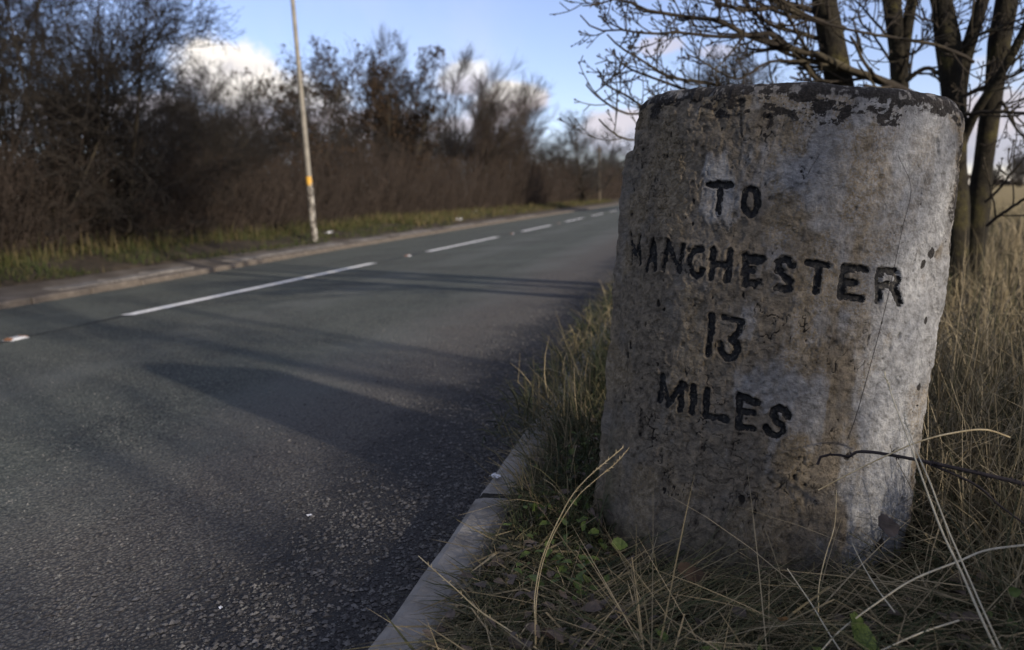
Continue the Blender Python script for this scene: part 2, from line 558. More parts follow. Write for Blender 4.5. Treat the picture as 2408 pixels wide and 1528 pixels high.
def sheet(name, cols, mat, kind='structure', yy=None):
    """cols: functions y -> (x, z), left to right"""
    yy = ys if yy is None else yy
    V = np.array([[(c(y)[0], y, c(y)[1]) for c in cols] for y in yy], float)
    n, k = V.shape[:2]
    idx = np.arange(n * k).reshape(n, k)
    Q = np.stack([idx[:-1, :-1], idx[:-1, 1:], idx[1:, 1:], idx[1:, :-1]], -1).reshape(-1, 4)
    o = link(name, mesh_np(name, V.reshape(-1, 3), [Q], mat))
    tag(o, kind=kind)
    return o


# ground: one sheet with the section of verge, road bed, verge and fields
gx = np.concatenate([[-1500, -400, -120, -50, -25], np.arange(-16, -7.9, 0.5), [-7.75, -7.6], [-6.0, -3.0, -0.75], [-0.44], np.arange(-0.3, 3.6, 0.12), [4, 5, 6, 8, 12, 20, 40, 90, 220, 600, 1500]])
gy = np.concatenate([[-400, -100, -40, -20, -10, -5], np.arange(-2.5, 8, 0.12), np.arange(8, 30, 0.8), np.arange(30, 90, 4), [100, 130, 180, 260, 400, 700, 1200, 2500]])
GX, GY = np.meshgrid(gx, gy)


def verge_right(x, y):
    h = 0.015 + 0.05 * sstep(x, -0.3, 1.2) + 0.10 * (fbm(np.stack([x * 1.7, y * 1.7, 0 * x], -1), 3) - 0.5) * sstep(x, -0.42, 0.2)
    h = h - 0.06 * np.exp(-(((x - 0.10) / 0.38) ** 2 + ((y - 1.58) / 0.30) ** 2))
    return h


def verge_left(x, y):
    rise = 0.20 * sstep(-x, 8.2, 10.4)
    return -0.10 + rise + 0.10 * (fbm(np.stack([x * 1.1, y * 1.1, 0 * x + 3], -1), 3) - 0.5) * sstep(-x, 8.0, 9.0)


GZ = np.where(GX > -0.5, verge_right(GX, GY), np.where(GX < -7.7, verge_left(GX, GY), -0.42))
GZ = np.where((GX < -7.55) & (GX > -8.35), -0.30, GZ)
GZ = np.where(GX < -30, -0.2, GZ)
GZ = np.where(GX > 7, -0.06, GZ)
V = np.stack([GX, GY, GZ], -1).reshape(-1, 3)
idx = np.arange(GX.size).reshape(GX.shape)
Q = np.stack([idx[:-1, :-1], idx[:-1, 1:], idx[1:, 1:], idx[1:, :-1]], -1).reshape(-1, 4)
tag(link('ground', mesh_np('ground', V, [Q], M['soil'])), kind='structure')

sheet('road', [lambda y: (left_x(y) + 0.005, road_z(left_x(y))), lambda y: (centre_x(y), road_z(centre_x(y))), lambda y: (-2.5, road_z(-2.5)), lambda y: (-1.4, road_z(-1.4)), lambda y: (XR + 0.01, road_z(XR))], M['asphalt'])
road = bpy.data.objects['road']
sheet('footpath', [lambda y: (left_x(y) - 0.95, -0.115), lambda y: (left_x(y) - 0.5, -0.150), lambda y: (left_x(y) - 0.125, -0.166)], M['path'])
fy = np.array([14.0, 40, 80, 160, 400, 900])
sheet('field', [lambda y: (5.5 + 0.0 * y, 0.03), lambda y: (40.0, 0.02), lambda y: (700.0, 0.02)], M['field'], yy=fy)

# tar joint along the middle of the road, broken into lengths between the marks
sheet('road_seam', [lambda y: (centre_x(y) - 0.025 + 0.015 * math.sin(y * 5), road_z(centre_x(y)) + 0.004), lambda y: (centre_x(y) + 0.02 + 0.015 * math.sin(y * 3 + 1), road_z(centre_x(y)) + 0.004)], M['tar'], yy=np.arange(-4, 26, 0.15))


def block_mesh(name, w, l, h, bev, mats, seed, chips=0.004):
    g = np.random.default_rng(seed)
    bm_ = []
    # section across x (left to right), bevelled top edges
    sec = [(-w / 2, -h), (-w / 2, -bev), (-w / 2 + bev * .35, -bev * .35), (-w / 2 + bev, 0), (w / 2 - bev, 0), (w / 2 - bev * .35, -bev * .35), (w / 2, -bev), (w / 2, -h)]
    yy_ = np.array([0.0, 0.012, 0.15, 0.3, 0.5, 0.7, 0.85, 0.988, 1.0]) * l
    V_, k = [], len(sec)
    for j, y in enumerate(yy_):
        inset = 0.010 if j in (0, len(yy_) - 1) else 0
        for (x, z) in sec:
            s = 1 if z > -h + 1e-6 else 0
            V_.append((x * (1 - inset / w * 2) + s * g.normal(0, chips * .4), y, z - inset * s + s * g.normal(0, chips * .5)))
    idx = np.arange(len(V_)).reshape(len(yy_), k)
    Q_ = np.stack([idx[:-1, :-1], idx[:-1, 1:], idx[1:, 1:], idx[1:, :-1]], -1).reshape(-1, 4)
    ends = [idx[0][::-1][None, :], idx[-1][None, :]]
    return mesh_np(name, V_, [Q_] + ends, mats, smooth=False)


def kerb(name, xf, topz, y0, y1, mat, length, w=0.125, h=0.22, bev=0.02):
    root = tag(empty(name, (0, 0, 0)), kind='structure')
    base = [block_mesh('kerbstone', w, length - 0.032, h, bev, mat, s) for s in range(5)]
    jw = 0.04  # dark strip added in each gap, its colour standing in for the shade there
    jm = mesh_np('joint_shade_strip', [(-w / 2 + .012, -jw / 2, -h), (w / 2 - .006, -jw / 2, -h), (w / 2 - .006, jw / 2, -h), (-w / 2 + .012, jw / 2, -h), (-w / 2 + .016, -jw / 2, -.007), (w / 2 - .008, -jw / 2, -.007), (w / 2 - .008, jw / 2, -.008), (-w / 2 + .016, jw / 2, -.008)],
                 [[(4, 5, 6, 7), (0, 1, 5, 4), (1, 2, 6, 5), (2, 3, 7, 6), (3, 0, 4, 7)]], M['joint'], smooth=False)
    y, i = y0, 0
    while y < y1:
        x0, x1 = xf(y), xf(y + length)
        o = link('kerbstone', base[i % 5], root, (x0, y, topz + float(rng.normal(0, 0.004))))
        o.rotation_euler = (float(rng.normal(0, 0.004)), float(rng.normal(0, 0.012)), -math.atan2(x1 - x0, length))
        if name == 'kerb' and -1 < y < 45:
            link('joint_shade_strip', jm, root, (x0 + 0.0, y - 0.016, topz))
        y += length
        i += 1
    return root


kerb('kerb', lambda y: -0.585 + 0.0625, 0.0, 1.995 - 0.915 * 9, 58.0, M['kerb'], 0.915, bev=0.03)
kerb('far_kerb', lambda y: float(left_x(y)) - 0.0625, road_z(-7.4) + 0.078, -1.0, 150.0, M['kerb_brown'], 0.915)
# pale edging slabs lying along the far path here and there
path_edge = tag(empty('path_edging'), kind='structure')
for i, y in enumerate([7.9, 8.8, 9.7, 11.9, 12.8, 13.7, 14.6, 15.6, 17.5, 18.4, 20.2, 21.1, 22.0, 25.0, 26, 27, 30, 31, 32.2, 36, 37, 38]):
    if i == 0:
        slabs = [block_mesh('edging_slab', 0.30, 0.86, 0.06, 0.012, M['slab'], 40 + s) for s in range(3)]
    o = link('edging_slab', slabs[i % 3], path_edge, (float(left_x(y)) - 0.36 + float(rng.normal(0, .02)), y, -0.136 + float(rng.normal(0, 0.004))))
    o.rotation_euler[2] = float(rng.normal(0, 0.02))


# centre line marks
def mark_mesh(y0, y1, w=0.15):
    g = np.random.default_rng(int(y0 * 10))
    yy_ = np.arange(y0, y1 + 0.01, 0.12)
    V_ = []
    for y in yy_:
        c = float(centre_x(y))
        a, b = c - w / 2 + g.normal(0, 0.004), c + w / 2 + g.normal(0, 0.004)
        V_ += [(a, y, road_z(a) + 0.008), (b, y, road_z(b) + 0.008)]
    V_ = np.array(V_)
    n = len(yy_)
    idx = np.arange(n * 2).reshape(n, 2)
    Q_ = np.stack([idx[:-1, 0], idx[:-1, 1], idx[1:, 1], idx[1:, 0]], -1)
    return mesh_np('centre_line_mark', V_, [Q_], M['line'])


marks = [(6.12, 11.6), (13.97, 18.85), (21.5, 25.8), (28.6, 33.2), (36.0, 40.4), (43.3, 47.8), (50.8, 55.5), (58, 63), (66, 71), (74, 79)]
for (a, b) in marks:
    o = link('centre_line_mark', mark_mesh(a, b), road)
    o['kind'] = 'structure'


def road_stud(x, y, label):
    r = tag(empty('road_stud', (x, y, road_z(x) + 0.003)), label, 'road stud', 'reflecting studs in the gaps of the centre line')
    w, l, h = 0.045, 0.085, 0.016
    V_ = [(-w, -l, 0), (w, -l, 0), (w, l, 0), (-w, l, 0), (-w * .8, -l * .55, h), (w * .8, -l * .55, h), (w * .8, l * .55, h), (-w * .8, l * .55, h)]
    Q_ = [(0, 1, 5, 4), (1, 2, 6, 5), (2, 3, 7, 6), (3, 0, 4, 7), (4, 5, 6, 7)]
    link('casing', mesh_np('casing', V_, [Q_], M['stud_white'], smooth=False), r)
    for s in (-1, 1):
        V2 = [(-w * .7, s * l * .95, 0.004), (w * .7, s * l * .95, 0.004), (w * .6, s * l * .6, h), (-w * .6, s * l * .6, h)]
        V2 = [(a, b + s * 0.004, c + 0.004) for a, b, c in V2] + [(a, b - s * 0.004, c - 0.006) for a, b, c in V2]
        link('reflector', mesh_np('reflector', V2, [[(0, 1, 2, 3), (4, 5, 6, 7), (0, 1, 5, 4), (1, 2, 6, 5), (2, 3, 7, 6), (3, 0, 4, 7)]], M['stud_amber'], smooth=False), r)


for y, lb in ((4.92, 'white and amber road stud before the nearest centre line mark'), (12.95, 'road stud between the nearest and second centre line marks'), (20.3, 'road stud between the second and third centre line marks'), (27.2, 'small far road stud between third and fourth centre line marks')):
    road_stud(float(centre_x(y)), y, lb)

# grit and chippings in the near channel: nobody could count it
def scatter_chips(name, n, xr, yr, sr, mat, zf, seed, label, edge=0.8, sink=0.25):
    g = np.random.default_rng(seed)
    x = xr[0] + (xr[1] - xr[0]) * g.random(n) ** 1.0
    y = yr[0] + (yr[1] - yr[0]) * g.random(n) ** 1.6
    x = np.where(g.random(n) < edge, xr[1] - (xr[1] - xr[0]) * np.abs(g.normal(0, 0.28, n)), x)
    s = sr[0] + (sr[1] - sr[0]) * g.random(n) ** 3
    oct_ = np.array([(1, 0, 0), (0, 1, 0), (-1, 0, 0), (0, -1, 0), (0, 0, 1), (0, 0, -1)], float)
    tri = np.array([(0, 1, 4), (1, 2, 4), (2, 3, 4), (3, 0, 4), (1, 0, 5), (2, 1, 5), (3, 2, 5), (0, 3, 5)])
    a = g.random(n) * 6.28
    V_ = oct_[None] * (s[:, None, None] * g.uniform(0.5, 1.2, (n, 6, 1)))
    V_[:, :, 2] *= 0.6
    ca, sa = np.cos(a)[:, None], np.sin(a)[:, None]
    X = V_[:, :, 0] * ca - V_[:, :, 1] * sa + x[:, None]
    Y = V_[:, :, 0] * sa + V_[:, :, 1] * ca + y[:, None]
    Z = V_[:, :, 2] + (zf(x) + s * sink)[:, None]
    Vv = np.stack([X, Y, Z], -1).reshape(-1, 3)
    Ff = (tri[None] + (np.arange(n) * 6)[:, None, None]).reshape(-1, 3)
    return tag(link(name, mesh_np(name, Vv, [Ff], mat, smooth=False)), label, 'gravel', kind='stuff')


scatter_chips('gravel', 26000, (-1.75, -0.6), (0.9, 9.0), (0.002, 0.010), M['grit'], road_z, 5, 'dark loose grit and chippings along the road edge by the kerb')
scatter_chips('road_chippings', 42000, (-4.2, -0.6), (0.9, 6.0), (0.0015, 0.0065), M['chips'], road_z, 6, 'worn stone chippings standing proud of the near lane surface', edge=0.3, sink=0.05)

# ------------------------------------------------------------------ milestone
LETTERS = [                                   # character, half stroke width, strokes on the face (along the arc, height)
    ('T', 0.0052, [[(-0.153,0.808),(-0.105,0.808)],[(-0.129,0.807),(-0.126,0.75)]]),
    ('O', 0.0050, [[(-0.048,0.778),(-0.048,0.768),(-0.05,0.759),(-0.054,0.753),(-0.059,0.751),(-0.065,0.753),(-0.07,0.758),(-0.074,0.766),(-0.076,0.776),(-0.076,0.786),(-0.074,0.795),(-0.07,0.801),(-0.065,0.803),(-0.059,0.801),(-0.054,0.796),(-0.05,0.788),(-0.048,0.778)]]),
    ('M', 0.0041, [[(-0.371,0.696),(-0.359,0.624)],[(-0.369,0.69),(-0.348,0.643)],[(-0.348,0.643),(-0.333,0.689)],[(-0.333,0.689),(-0.33,0.629)]]),
    ('A', 0.0050, [[(-0.284,0.683),(-0.296,0.616)],[(-0.284,0.683),(-0.267,0.621)],[(-0.29,0.641),(-0.27,0.644)]]),
    ('N', 0.0046, [[(-0.24,0.686),(-0.243,0.626)],[(-0.239,0.684),(-0.205,0.625)],[(-0.198,0.678),(-0.202,0.624)]]),
    ('C', 0.0052, [[(-0.153,0.673),(-0.168,0.672),(-0.177,0.659),(-0.178,0.638),(-0.169,0.621),(-0.158,0.616),(-0.148,0.622),(-0.147,0.629)]]),
    ('H', 0.0053, [[(-0.128,0.673),(-0.126,0.615)],[(-0.092,0.673),(-0.093,0.612)],[(-0.127,0.644),(-0.092,0.644)]]),
    ('E', 0.0060, [[(-0.059,0.665),(-0.055,0.607)],[(-0.059,0.663),(-0.025,0.663)],[(-0.053,0.657),(-0.028,0.658)],[(-0.056,0.638),(-0.042,0.639)],[(-0.055,0.607),(-0.028,0.614)]]),
    ('S', 0.0056, [[(0.034,0.653),(0.025,0.664),(0.014,0.666),(0.005,0.657),(0.008,0.643),(0.02,0.629),(0.034,0.62),(0.034,0.609),(0.023,0.605),(0.009,0.607)]]),
    ('T', 0.0056, [[(0.063,0.662),(0.102,0.658)],[(0.084,0.659),(0.084,0.604)]]),
    ('E', 0.0062, [[(0.134,0.658),(0.135,0.599)],[(0.134,0.657),(0.179,0.656)],[(0.137,0.629),(0.16,0.628)],[(0.135,0.599),(0.175,0.598)]]),
    ('R', 0.0062, [[(0.209,0.656),(0.213,0.595)],[(0.209,0.655),(0.243,0.656),(0.253,0.65),(0.255,0.641),(0.249,0.629),(0.217,0.626)],[(0.245,0.627),(0.264,0.595)]]),
    ('1', 0.0058, [[(-0.118,0.536),(-0.115,0.511),(-0.116,0.454)]]),
    ('3', 0.0056, [[(-0.091,0.535),(-0.053,0.531)],[(-0.053,0.53),(-0.057,0.509),(-0.07,0.492)],[(-0.07,0.492),(-0.059,0.484),(-0.056,0.469),(-0.064,0.453),(-0.077,0.453),(-0.087,0.462),(-0.091,0.478)]]),
    ('M', 0.0056, [[(-0.223,0.388),(-0.223,0.334)],[(-0.22,0.385),(-0.199,0.327)],[(-0.199,0.327),(-0.168,0.38)],[(-0.168,0.378),(-0.166,0.324)]]),
    ('I', 0.0060, [[(-0.141,0.378),(-0.137,0.323)]]),
    ('L', 0.0055, [[(-0.111,0.378),(-0.107,0.322)],[(-0.107,0.321),(-0.063,0.322)]]),
    ('E', 0.0058, [[(-0.041,0.377),(-0.035,0.313)],[(-0.041,0.376),(-0.003,0.366)],[(-0.036,0.345),(-0.011,0.345)],[(-0.035,0.311),(-0.006,0.311)]]),
    ('S', 0.0056, [[(0.058,0.346),(0.051,0.358),(0.037,0.361),(0.029,0.355),(0.028,0.344),(0.038,0.334),(0.049,0.326),(0.051,0.313),(0.041,0.304),(0.028,0.308),(0.019,0.318)]]),
]
SR, HW, DEP, TOP = 0.42, 0.339, 0.31, 1.018


def build_milestone():
    root = empty('milestone', (0.10, 1.63, 0.0))
    root.rotation_mode = 'QUATERNION'
    mt = Matrix.Rotation(math.radians(-5.5), 3, 'Z') @ Matrix.Rotation(math.radians(4.6), 3, 'Y') @ Matrix.Rotation(math.radians(-4.0), 3, 'X')
    root.rotation_quaternion = mt.to_quaternion()
    tag(root, 'leaning weathered milestone with black engraved lettering, standing in the grass by the kerb', 'milestone')
    # outline of the section, starting at the left end of the curved face
    thm = math.asin(HW / SR)
    smax = SR * thm
    s_face = np.arange(-smax, smax + 1e-6, 0.0017)
    pts = [(SR * math.sin(s / SR), SR - SR * math.cos(s / SR)) for s in s_face]
    n_face = len(pts)

    def line(a, b, step):
        a, b = np.array(a), np.array(b)
        k = max(2, int(np.linalg.norm(b - a) / step))
        return [tuple(a + (b - a) * t) for t in np.linspace(0, 1, k + 1)[1:]]
    ye = pts[-1][1]
    pts += line(pts[-1], (HW + 0.004, ye + 0.02), 0.004) + line((HW + 0.004, ye + 0.02), (HW - 0.01, DEP), 0.006)
    pts += line((HW - 0.01, DEP), (-HW + 0.01, DEP), 0.012)
    pts += line((-HW + 0.01, DEP), (-HW - 0.004, ye + 0.02), 0.006) + line((-HW - 0.004, ye + 0.02), pts[0], 0.004)[:-1]
    O = np.array(pts)
    n = len(O)
    tan = unit(np.roll(O, -3, 0) - np.roll(O, 3, 0))
    nor = np.stack([tan[:, 1], -tan[:, 0]], 1)
    for _ in range(12):                          # soften the corners
        sel = np.r_[n_face - 14:n, 0:14]
        O2 = (np.roll(O, 1, 0) + O * 2 + np.roll(O, -1, 0)) / 4
        O[sel] = O2[sel]
    arc = np.concatenate([[0], np.cumsum(np.linalg.norm(np.diff(O, axis=0), axis=1))])
    S = arc - smax                               # S is the arc position on the face
    zz = np.concatenate([np.arange(-0.12, 0.16, 0.005), np.arange(0.16, TOP - 0.03, 0.0018)])
    nz = len(zz)
    SS, ZZ = np.meshgrid(S, zz)
    PX = np.broadcast_to(O[:, 0], SS.shape); PY = np.broadcast_to(O[:, 1], SS.shape)
    p3 = np.stack([PX, PY, ZZ], -1)
    face = (SS > -smax) & (SS < smax)
    # --- relief
    D = 0.016 * (fbm(p3 * 5.0, 3) - 0.5) + 0.007 * (fbm(p3 * 17.0, 3) - 0.5)
    fine = fbm(p3 * 75.0, 3)
    # paint layer: where whitewash still holds
    low = sstep(ZZ, 0.55, 0.05)
    left = sstep(SS, 0.10, -0.30)
    band = np.exp(-((SS - (0.285 - 0.03 * (ZZ - 0.5))) / 0.085) ** 2)
    upper = np.exp(-((SS - 0.05) / 0.30) ** 2) * sstep(ZZ, 0.60, 0.85)
    pw = 0.06 + 0.92 * band * (0.45 + 0.55 * sstep(ZZ, 0.78, 0.50)) + 0.30 * upper - 0.32 * left - 0.22 * low * (1 - band * 0.8)
    pw = pw + 0.16 * sstep(fbm(np.stack([SS * 26, ZZ * 5, 0 * SS], -1), 3), 0.5, 0.7)      # streaks where rain ran down
    pat = 0.8 * fbm(p3 * np.array([20, 20, 13.0]), 5, 0.6) + 0.2 * fbm(np.stack([SS * 55, ZZ * 9, 0 * SS + 8], -1), 4, 0.6)
    wash = np.clip(0.50 * np.clip(pw * 1.25, 0, 1) + 0.50 * sstep(pat + pw * 0.62, 0.46, 0.70), 0, 1) * np.where(SS > smax + 0.03, 0.45, 1.0)
    strip = np.exp(-((SS - (0.275 - 0.03 * (ZZ - 0.5)) + 0.05 * (fbm(p3 * 9 + 3, 3) - 0.5)) / 0.062) ** 4) * sstep(ZZ, 0.72, 0.50) * sstep(pat, 0.36, 0.50)
    wash = np.maximum(wash, 1.0 * strip)
    D += 0.0012 * sstep(pat + pw * 0.62, 0.54, 0.60)
    # scaling: flakes gone from bare stone
    fl = fbm(p3 * np.array([34, 34, 24.0]) + 11, 4, 0.55)
    rough = 1 - 0.65 * wash
    D -= 0.0034 * sstep(fl, 0.50, 0.58) * rough
    D += 0.0042 * (fine - 0.5) * rough + 0.0020 * (fbm(p3 * 210.0, 2) - 0.5)
    # hairline cracks: narrow valleys of a warped field
    w_ = fbm(p3 * 9 + 5, 3)
    cr = np.abs(fbm(p3 * np.array([42, 42, 30.0]) + w_[..., None] * 3, 3) - 0.5)
    crack = sstep(cr, 0.022, 0.004) * sstep(fbm(p3 * 6 + 31, 2), 0.36, 0.54) * rough
    D -= 0.0030 * crack
    dirt = 0.6 * crack
    # pits
    g = np.random.default_rng(77)
    for k in range(1900):
        sc = g.uniform(-smax - 0.15, smax + 0.1)
        zc = g.uniform(0.03, 0.98)
        want = 0.85 * sstep(np.array(sc), 0.25, -0.3) + 0.35 * sstep(np.array(zc), 0.75, 0.15) + 0.12
        if g.random() > want:
            continue
        r = 0.0013 + 0.0036 * g.random() ** 4
        rz = r * g.uniform(0.7, 2.2)
        i0, i1 = np.searchsorted(zz, [zc - 2.2 * rz, zc + 2.2 * rz])
        j0, j1 = np.searchsorted(S, [sc - 2.2 * r, sc + 2.2 * r])
        if i1 <= i0 or j1 <= j0:
            continue
        q = np.sqrt(((SS[i0:i1, j0:j1] - sc) / r) ** 2 + ((ZZ[i0:i1, j0:j1] - zc) / rz) ** 2) + (fine[i0:i1, j0:j1] - 0.5) * 3.2 + (fl[i0:i1, j0:j1] - 0.5) * 3.0
        kk = sstep(q, 1.15, 0.55)
        D[i0:i1, j0:j1] -= kk * min(0.006, r * 1.1)
        if g.random() < 0.5:
            dirt[i0:i1, j0:j1] = np.maximum(dirt[i0:i1, j0:j1], kk * g.uniform(0.2, 0.7))
    # vertical knife-like scars high on the face, as on the stone
    for (s0, z0, s1, z1, wd, dp) in [(-0.098, 0.955, -0.092, 0.905, 0.003, 0.004), (0.305, 0.925, 0.315, 0.895, 0.006, 0.006)]:
        ab = np.array([s1 - s0, z1 - z0]); L2 = ab @ ab
        t = np.clip(((SS - s0) * ab[0] + (ZZ - z0) * ab[1]) / L2, 0, 1)
        q = np.hypot(SS - s0 - t * ab[0], ZZ - z0 - t * ab[1]) / wd + (fine - 0.5) * 1.3
        kk = sstep(q, 1.1, 0.4)
        D -= kk * dp
        dirt = np.maximum(dirt, 0.15 * kk)
    # --- letters: grooves, and the black paint lying in them
    best = np.full(SS.shape, 9.0); who = np.full(SS.shape, -1)
    wob = (fbm(p3 * 130.0, 2) - 0.5) * 0.0055 + (fbm(p3 * 45.0, 2) - 0.5) * 0.0035
    for li, (ch, wd, strokes) in enumerate(LETTERS):
        P = np.array([p for s in strokes for p in s])
        i0, i1 = np.searchsorted(zz, [P[:, 1].min() - 0.02, P[:, 1].max() + 0.02])
        j0, j1 = np.searchsorted(S[:n_face], [P[:, 0].min() - 0.02, P[:, 0].max() + 0.02])
        sub_s, sub_z = SS[i0:i1, j0:j1], ZZ[i0:i1, j0:j1]
        dm = np.full(sub_s.shape, 9.0)
        for st in strokes:
            for a, b in zip(st[:-1], st[1:]):
                ab = np.array(b) - np.array(a); L2 = max(ab @ ab, 1e-9)
                t = np.clip(((sub_s - a[0]) * ab[0] + (sub_z - a[1]) * ab[1]) / L2, 0, 1)
                dm = np.minimum(dm, np.hypot(sub_s - a[0] - t * ab[0], sub_z - a[1] - t * ab[1]) - wd * 1.16)
        dm = dm + wob[i0:i1, j0:j1]
        b_ = best[i0:i1, j0:j1]
        upd = dm < b_
        who[i0:i1, j0:j1] = np.where(upd, li, who[i0:i1, j0:j1])
        best[i0:i1, j0:j1] = np.minimum(b_, dm)
    groove = sstep(best, 0.0035, -0.003)
    D = np.where(best < 0.02, D * (1 - 0.4 * groove), D)
    D -= 0.0085 * groove
    D += 0.0018 * sstep(best, 0.010, 0.003) * (1 - groove)      # raised lips left by old repainting
    paint = sstep(best + 0.004 * sstep(fbm(p3 * 95 + 40, 3), 0.60, 0.72), 0.0012, -0.0005)
    halo = sstep(best, 0.006, 0.0) * sstep(fbm(p3 * 60 + 3, 3), 0.45, 0.7)
    # --- shoulder: the back of the stone stands out on the left below the top
    back_left = sstep(SS, arc[-1] - smax - 0.02, arc[-1] - smax - 0.09) * (SS > smax + 0.25)
    bl = np.where(SS > smax + 0.7, 1.0, 0.0) * sstep(arc[-1] - smax - SS, 0.0, 0.03)
    ledge = sstep(ZZ + 0.02 * (fine - 0.5), 0.935, 0.905)
    D += bl * ledge * (0.020 + 0.012 * fbm(p3 * 22, 3))
    # spalled right-hand arris
    arr = np.exp(-((SS - smax) / 0.03) ** 2)
    D -= arr * 0.006 * sstep(fbm(p3 * 14 + 21, 3), 0.48, 0.62)
    # --- other colour layers
    topd = TOP - ZZ
    edge_n = fbm(np.stack([SS * 22, ZZ * 22, 0 * SS + 4], -1), 4)
    lich = sstep(edge_n * 0.085 + 0.034 * np.exp(-((SS - 0.08) / 0.20) ** 2) - topd + 0.001, -0.014, 0.012)
    lich *= 0.12 + 0.88 * sstep(fbm(p3 * np.array([42, 42, 70]), 5, 0.65), 0.42, 0.56)
    lich = np.maximum(lich, 0.75 * sstep(fbm(p3 * np.array([30, 30, 12.0]) + 50, 5, 0.6), 0.48, 0.64) * np.exp(-((SS - smax - 0.015) / 0.035) ** 2) * sstep(ZZ, 0.45, 0.65))
    lich = np.maximum(lich, sstep(np.hypot((SS - 0.298) / 0.012, (ZZ - 0.075) / 0.016) + (fine - 0.5), 1.1, 0.7))
    for (a, b, r) in [(0.335, 0.70, 0.008), (0.318, 0.675, 0.006), (0.345, 0.56, 0.005), (0.352, 0.42, 0.006)]:
        lich = np.maximum(lich, sstep(np.hypot((SS - a) / r, (ZZ - b) / (r * 1.4)) + (fine - 0.5) * 1.4, 1.1, 0.6))
    ochre = 1.0 * sstep(fbm(p3 * np.array([13, 13, 8.0]) + 9, 4), 0.50, 0.64) * (1 - 0.6 * band) * (1 - strip)
    ochre = np.maximum(ochre, 0.8 * np.exp(-((SS - 0.14) / 0.07) ** 2) * sstep(fbm(np.stack([SS * 30, ZZ * 7, 0 * SS + 6], -1), 4), 0.46, 0.66))
    algae = sstep(-0.02 - SS, 0.30, 0.36) * sstep(ZZ, 0.35, 0.05) * 0.7 + 0.4 * sstep(ZZ, 0.10, 0.0) * sstep(fbm(p3 * 18, 3), 0.4, 0.6)
    # grime in runs on the left part and towards the ground
    runs = fbm(np.stack([SS * 32, ZZ * 3.2, 0 * SS + 2], -1), 4)
    dirt = np.clip(dirt + 0.30 * sstep(runs, 0.50, 0.80) * sstep(SS, 0.05, -0.30) + 0.30 * sstep(fbm(p3 * np.array([26, 26, 15.0]) + 70, 5, 0.62), 0.53, 0.68), 0, 1)
    # --- vertices
    nx = np.broadcast_to(nor[:, 0], SS.shape); ny = np.broadcast_to(nor[:, 1], SS.shape)
    shrink = np.where(ZZ > TOP - 0.06, 0.0, 0.0)
    X = PX + nx * D; Y = PY + ny * D
    corner = np.clip((np.abs(S) - (smax - 0.075)) / 0.105, 0, 1)
    corner = np.where(S > smax + 0.03, 1.0, np.where(S > smax + 0.7, 1.0, corner))
    drop = 0.044 * corner ** 2
    ZD = ZZ - drop[None, :] * sstep(ZZ, TOP - 0.22, TOP - 0.03)
    V = [np.stack([X, Y, ZD], -1).reshape(-1, 3)]
    at = {k: [a.reshape(-1)] for k, a in (('wash', wash), ('ochre', ochre), ('lichen', lich), ('algae', algae), ('dirt', dirt), ('paint', np.maximum(paint * 0.9, halo * 0.55)))}
    # rounded shoulder and top
    cx, cy = 0.0, 0.16
    topX, topY = X[-1].copy(), Y[-1].copy()
    rings = 0
    r_ = 0.03
    rb = 0.030 + 0.022 * corner
    for q in list(np.linspace(0.12, 1.0, 8) * math.pi / 2) + [None] * 14:
        rings += 1
        if q is not None:
            ins, z = rb * (1 - math.cos(q)), TOP - r_ - drop + rb * 0.9 * math.sin(q)
            x, y = topX - nor[:, 0] * ins, topY - nor[:, 1] * ins
            lx, ly, lz = x, y, z
        else:
            f = (rings - 8) / 14.0
            x, y, z = lx + (cx - lx) * f, ly + (cy - ly) * f, lz + (TOP + 0.004 - lz) * sstep(np.array(f), 0.0, 0.5)
        q3 = np.stack([x, y, z + 0 * x], -1)
        dz = 0.012 * (fbm(q3 * 9, 3) - 0.5) + 0.006 * (fbm(q3 * 30, 3) - 0.5)
        V.append(np.stack([x, y, z + dz], -1))
        lw = 0.3 + 0.7 * sstep(fbm(q3 * 55, 5, 0.65), 0.36, 0.58)
        for kx, a in (('wash', 0.5 + 0 * x), ('ochre', 0 * x), ('lichen', 0.9 * lw), ('algae', 0 * x), ('dirt', 0.2 + 0 * x), ('paint', 0 * x)):
            at[kx].append(a)
    V = np.concatenate(V)
    at = {k: np.concatenate(a) for k, a in at.items()}
    rows = nz + rings
    idx = np.arange(rows * n).reshape(rows, n)
    nxt = np.roll(idx, -1, axis=1)
    Q = np.stack([idx[:-1], nxt[:-1], nxt[1:], idx[1:]], -1)           # rows-1, n, 4
    pf = np.zeros(Q.shape[:2], bool)
    pf[:nz - 1] = (paint[:-1] + paint[1:]) / 2 > 0.5
    wf = np.full(Q.shape[:2], -1)
    wf[:nz - 1] = who[:-1]
    allq = Q.reshape(-1, 4)
    body = allq[~pf.reshape(-1)]
    cap = idx[-1][None, :]

    def sub(name, quads, mat, extra=None, with_attr=False):
        used, inv = np.unique(quads.reshape(-1), return_inverse=True)
        return mesh_np(name, V[used], [inv.reshape(-1, 4)], mat, attrs={k: a[used] for k, a in at.items()} if with_attr else None)
    link('stone_body', mesh_np('stone_body', V, [body, cap], M['stone'], attrs=at), root)
    pfr, wfr = pf.reshape(-1), wf.reshape(-1)
    for li, (ch, wd, st) in enumerate(LETTERS):
        qs = allq[pfr & (wfr == li)]
        if len(qs):
            o = link('letter' if ch.isalpha() else 'numeral', sub('letter', qs, M['black_paint']), root)
            o['label'] = 'black painted %s cut into the stone' % (('letter ' if ch.isalpha() else 'numeral ') + ch)
    return root


build_milestone()

# ------------------------------------------------------------------ lamp post and far pole


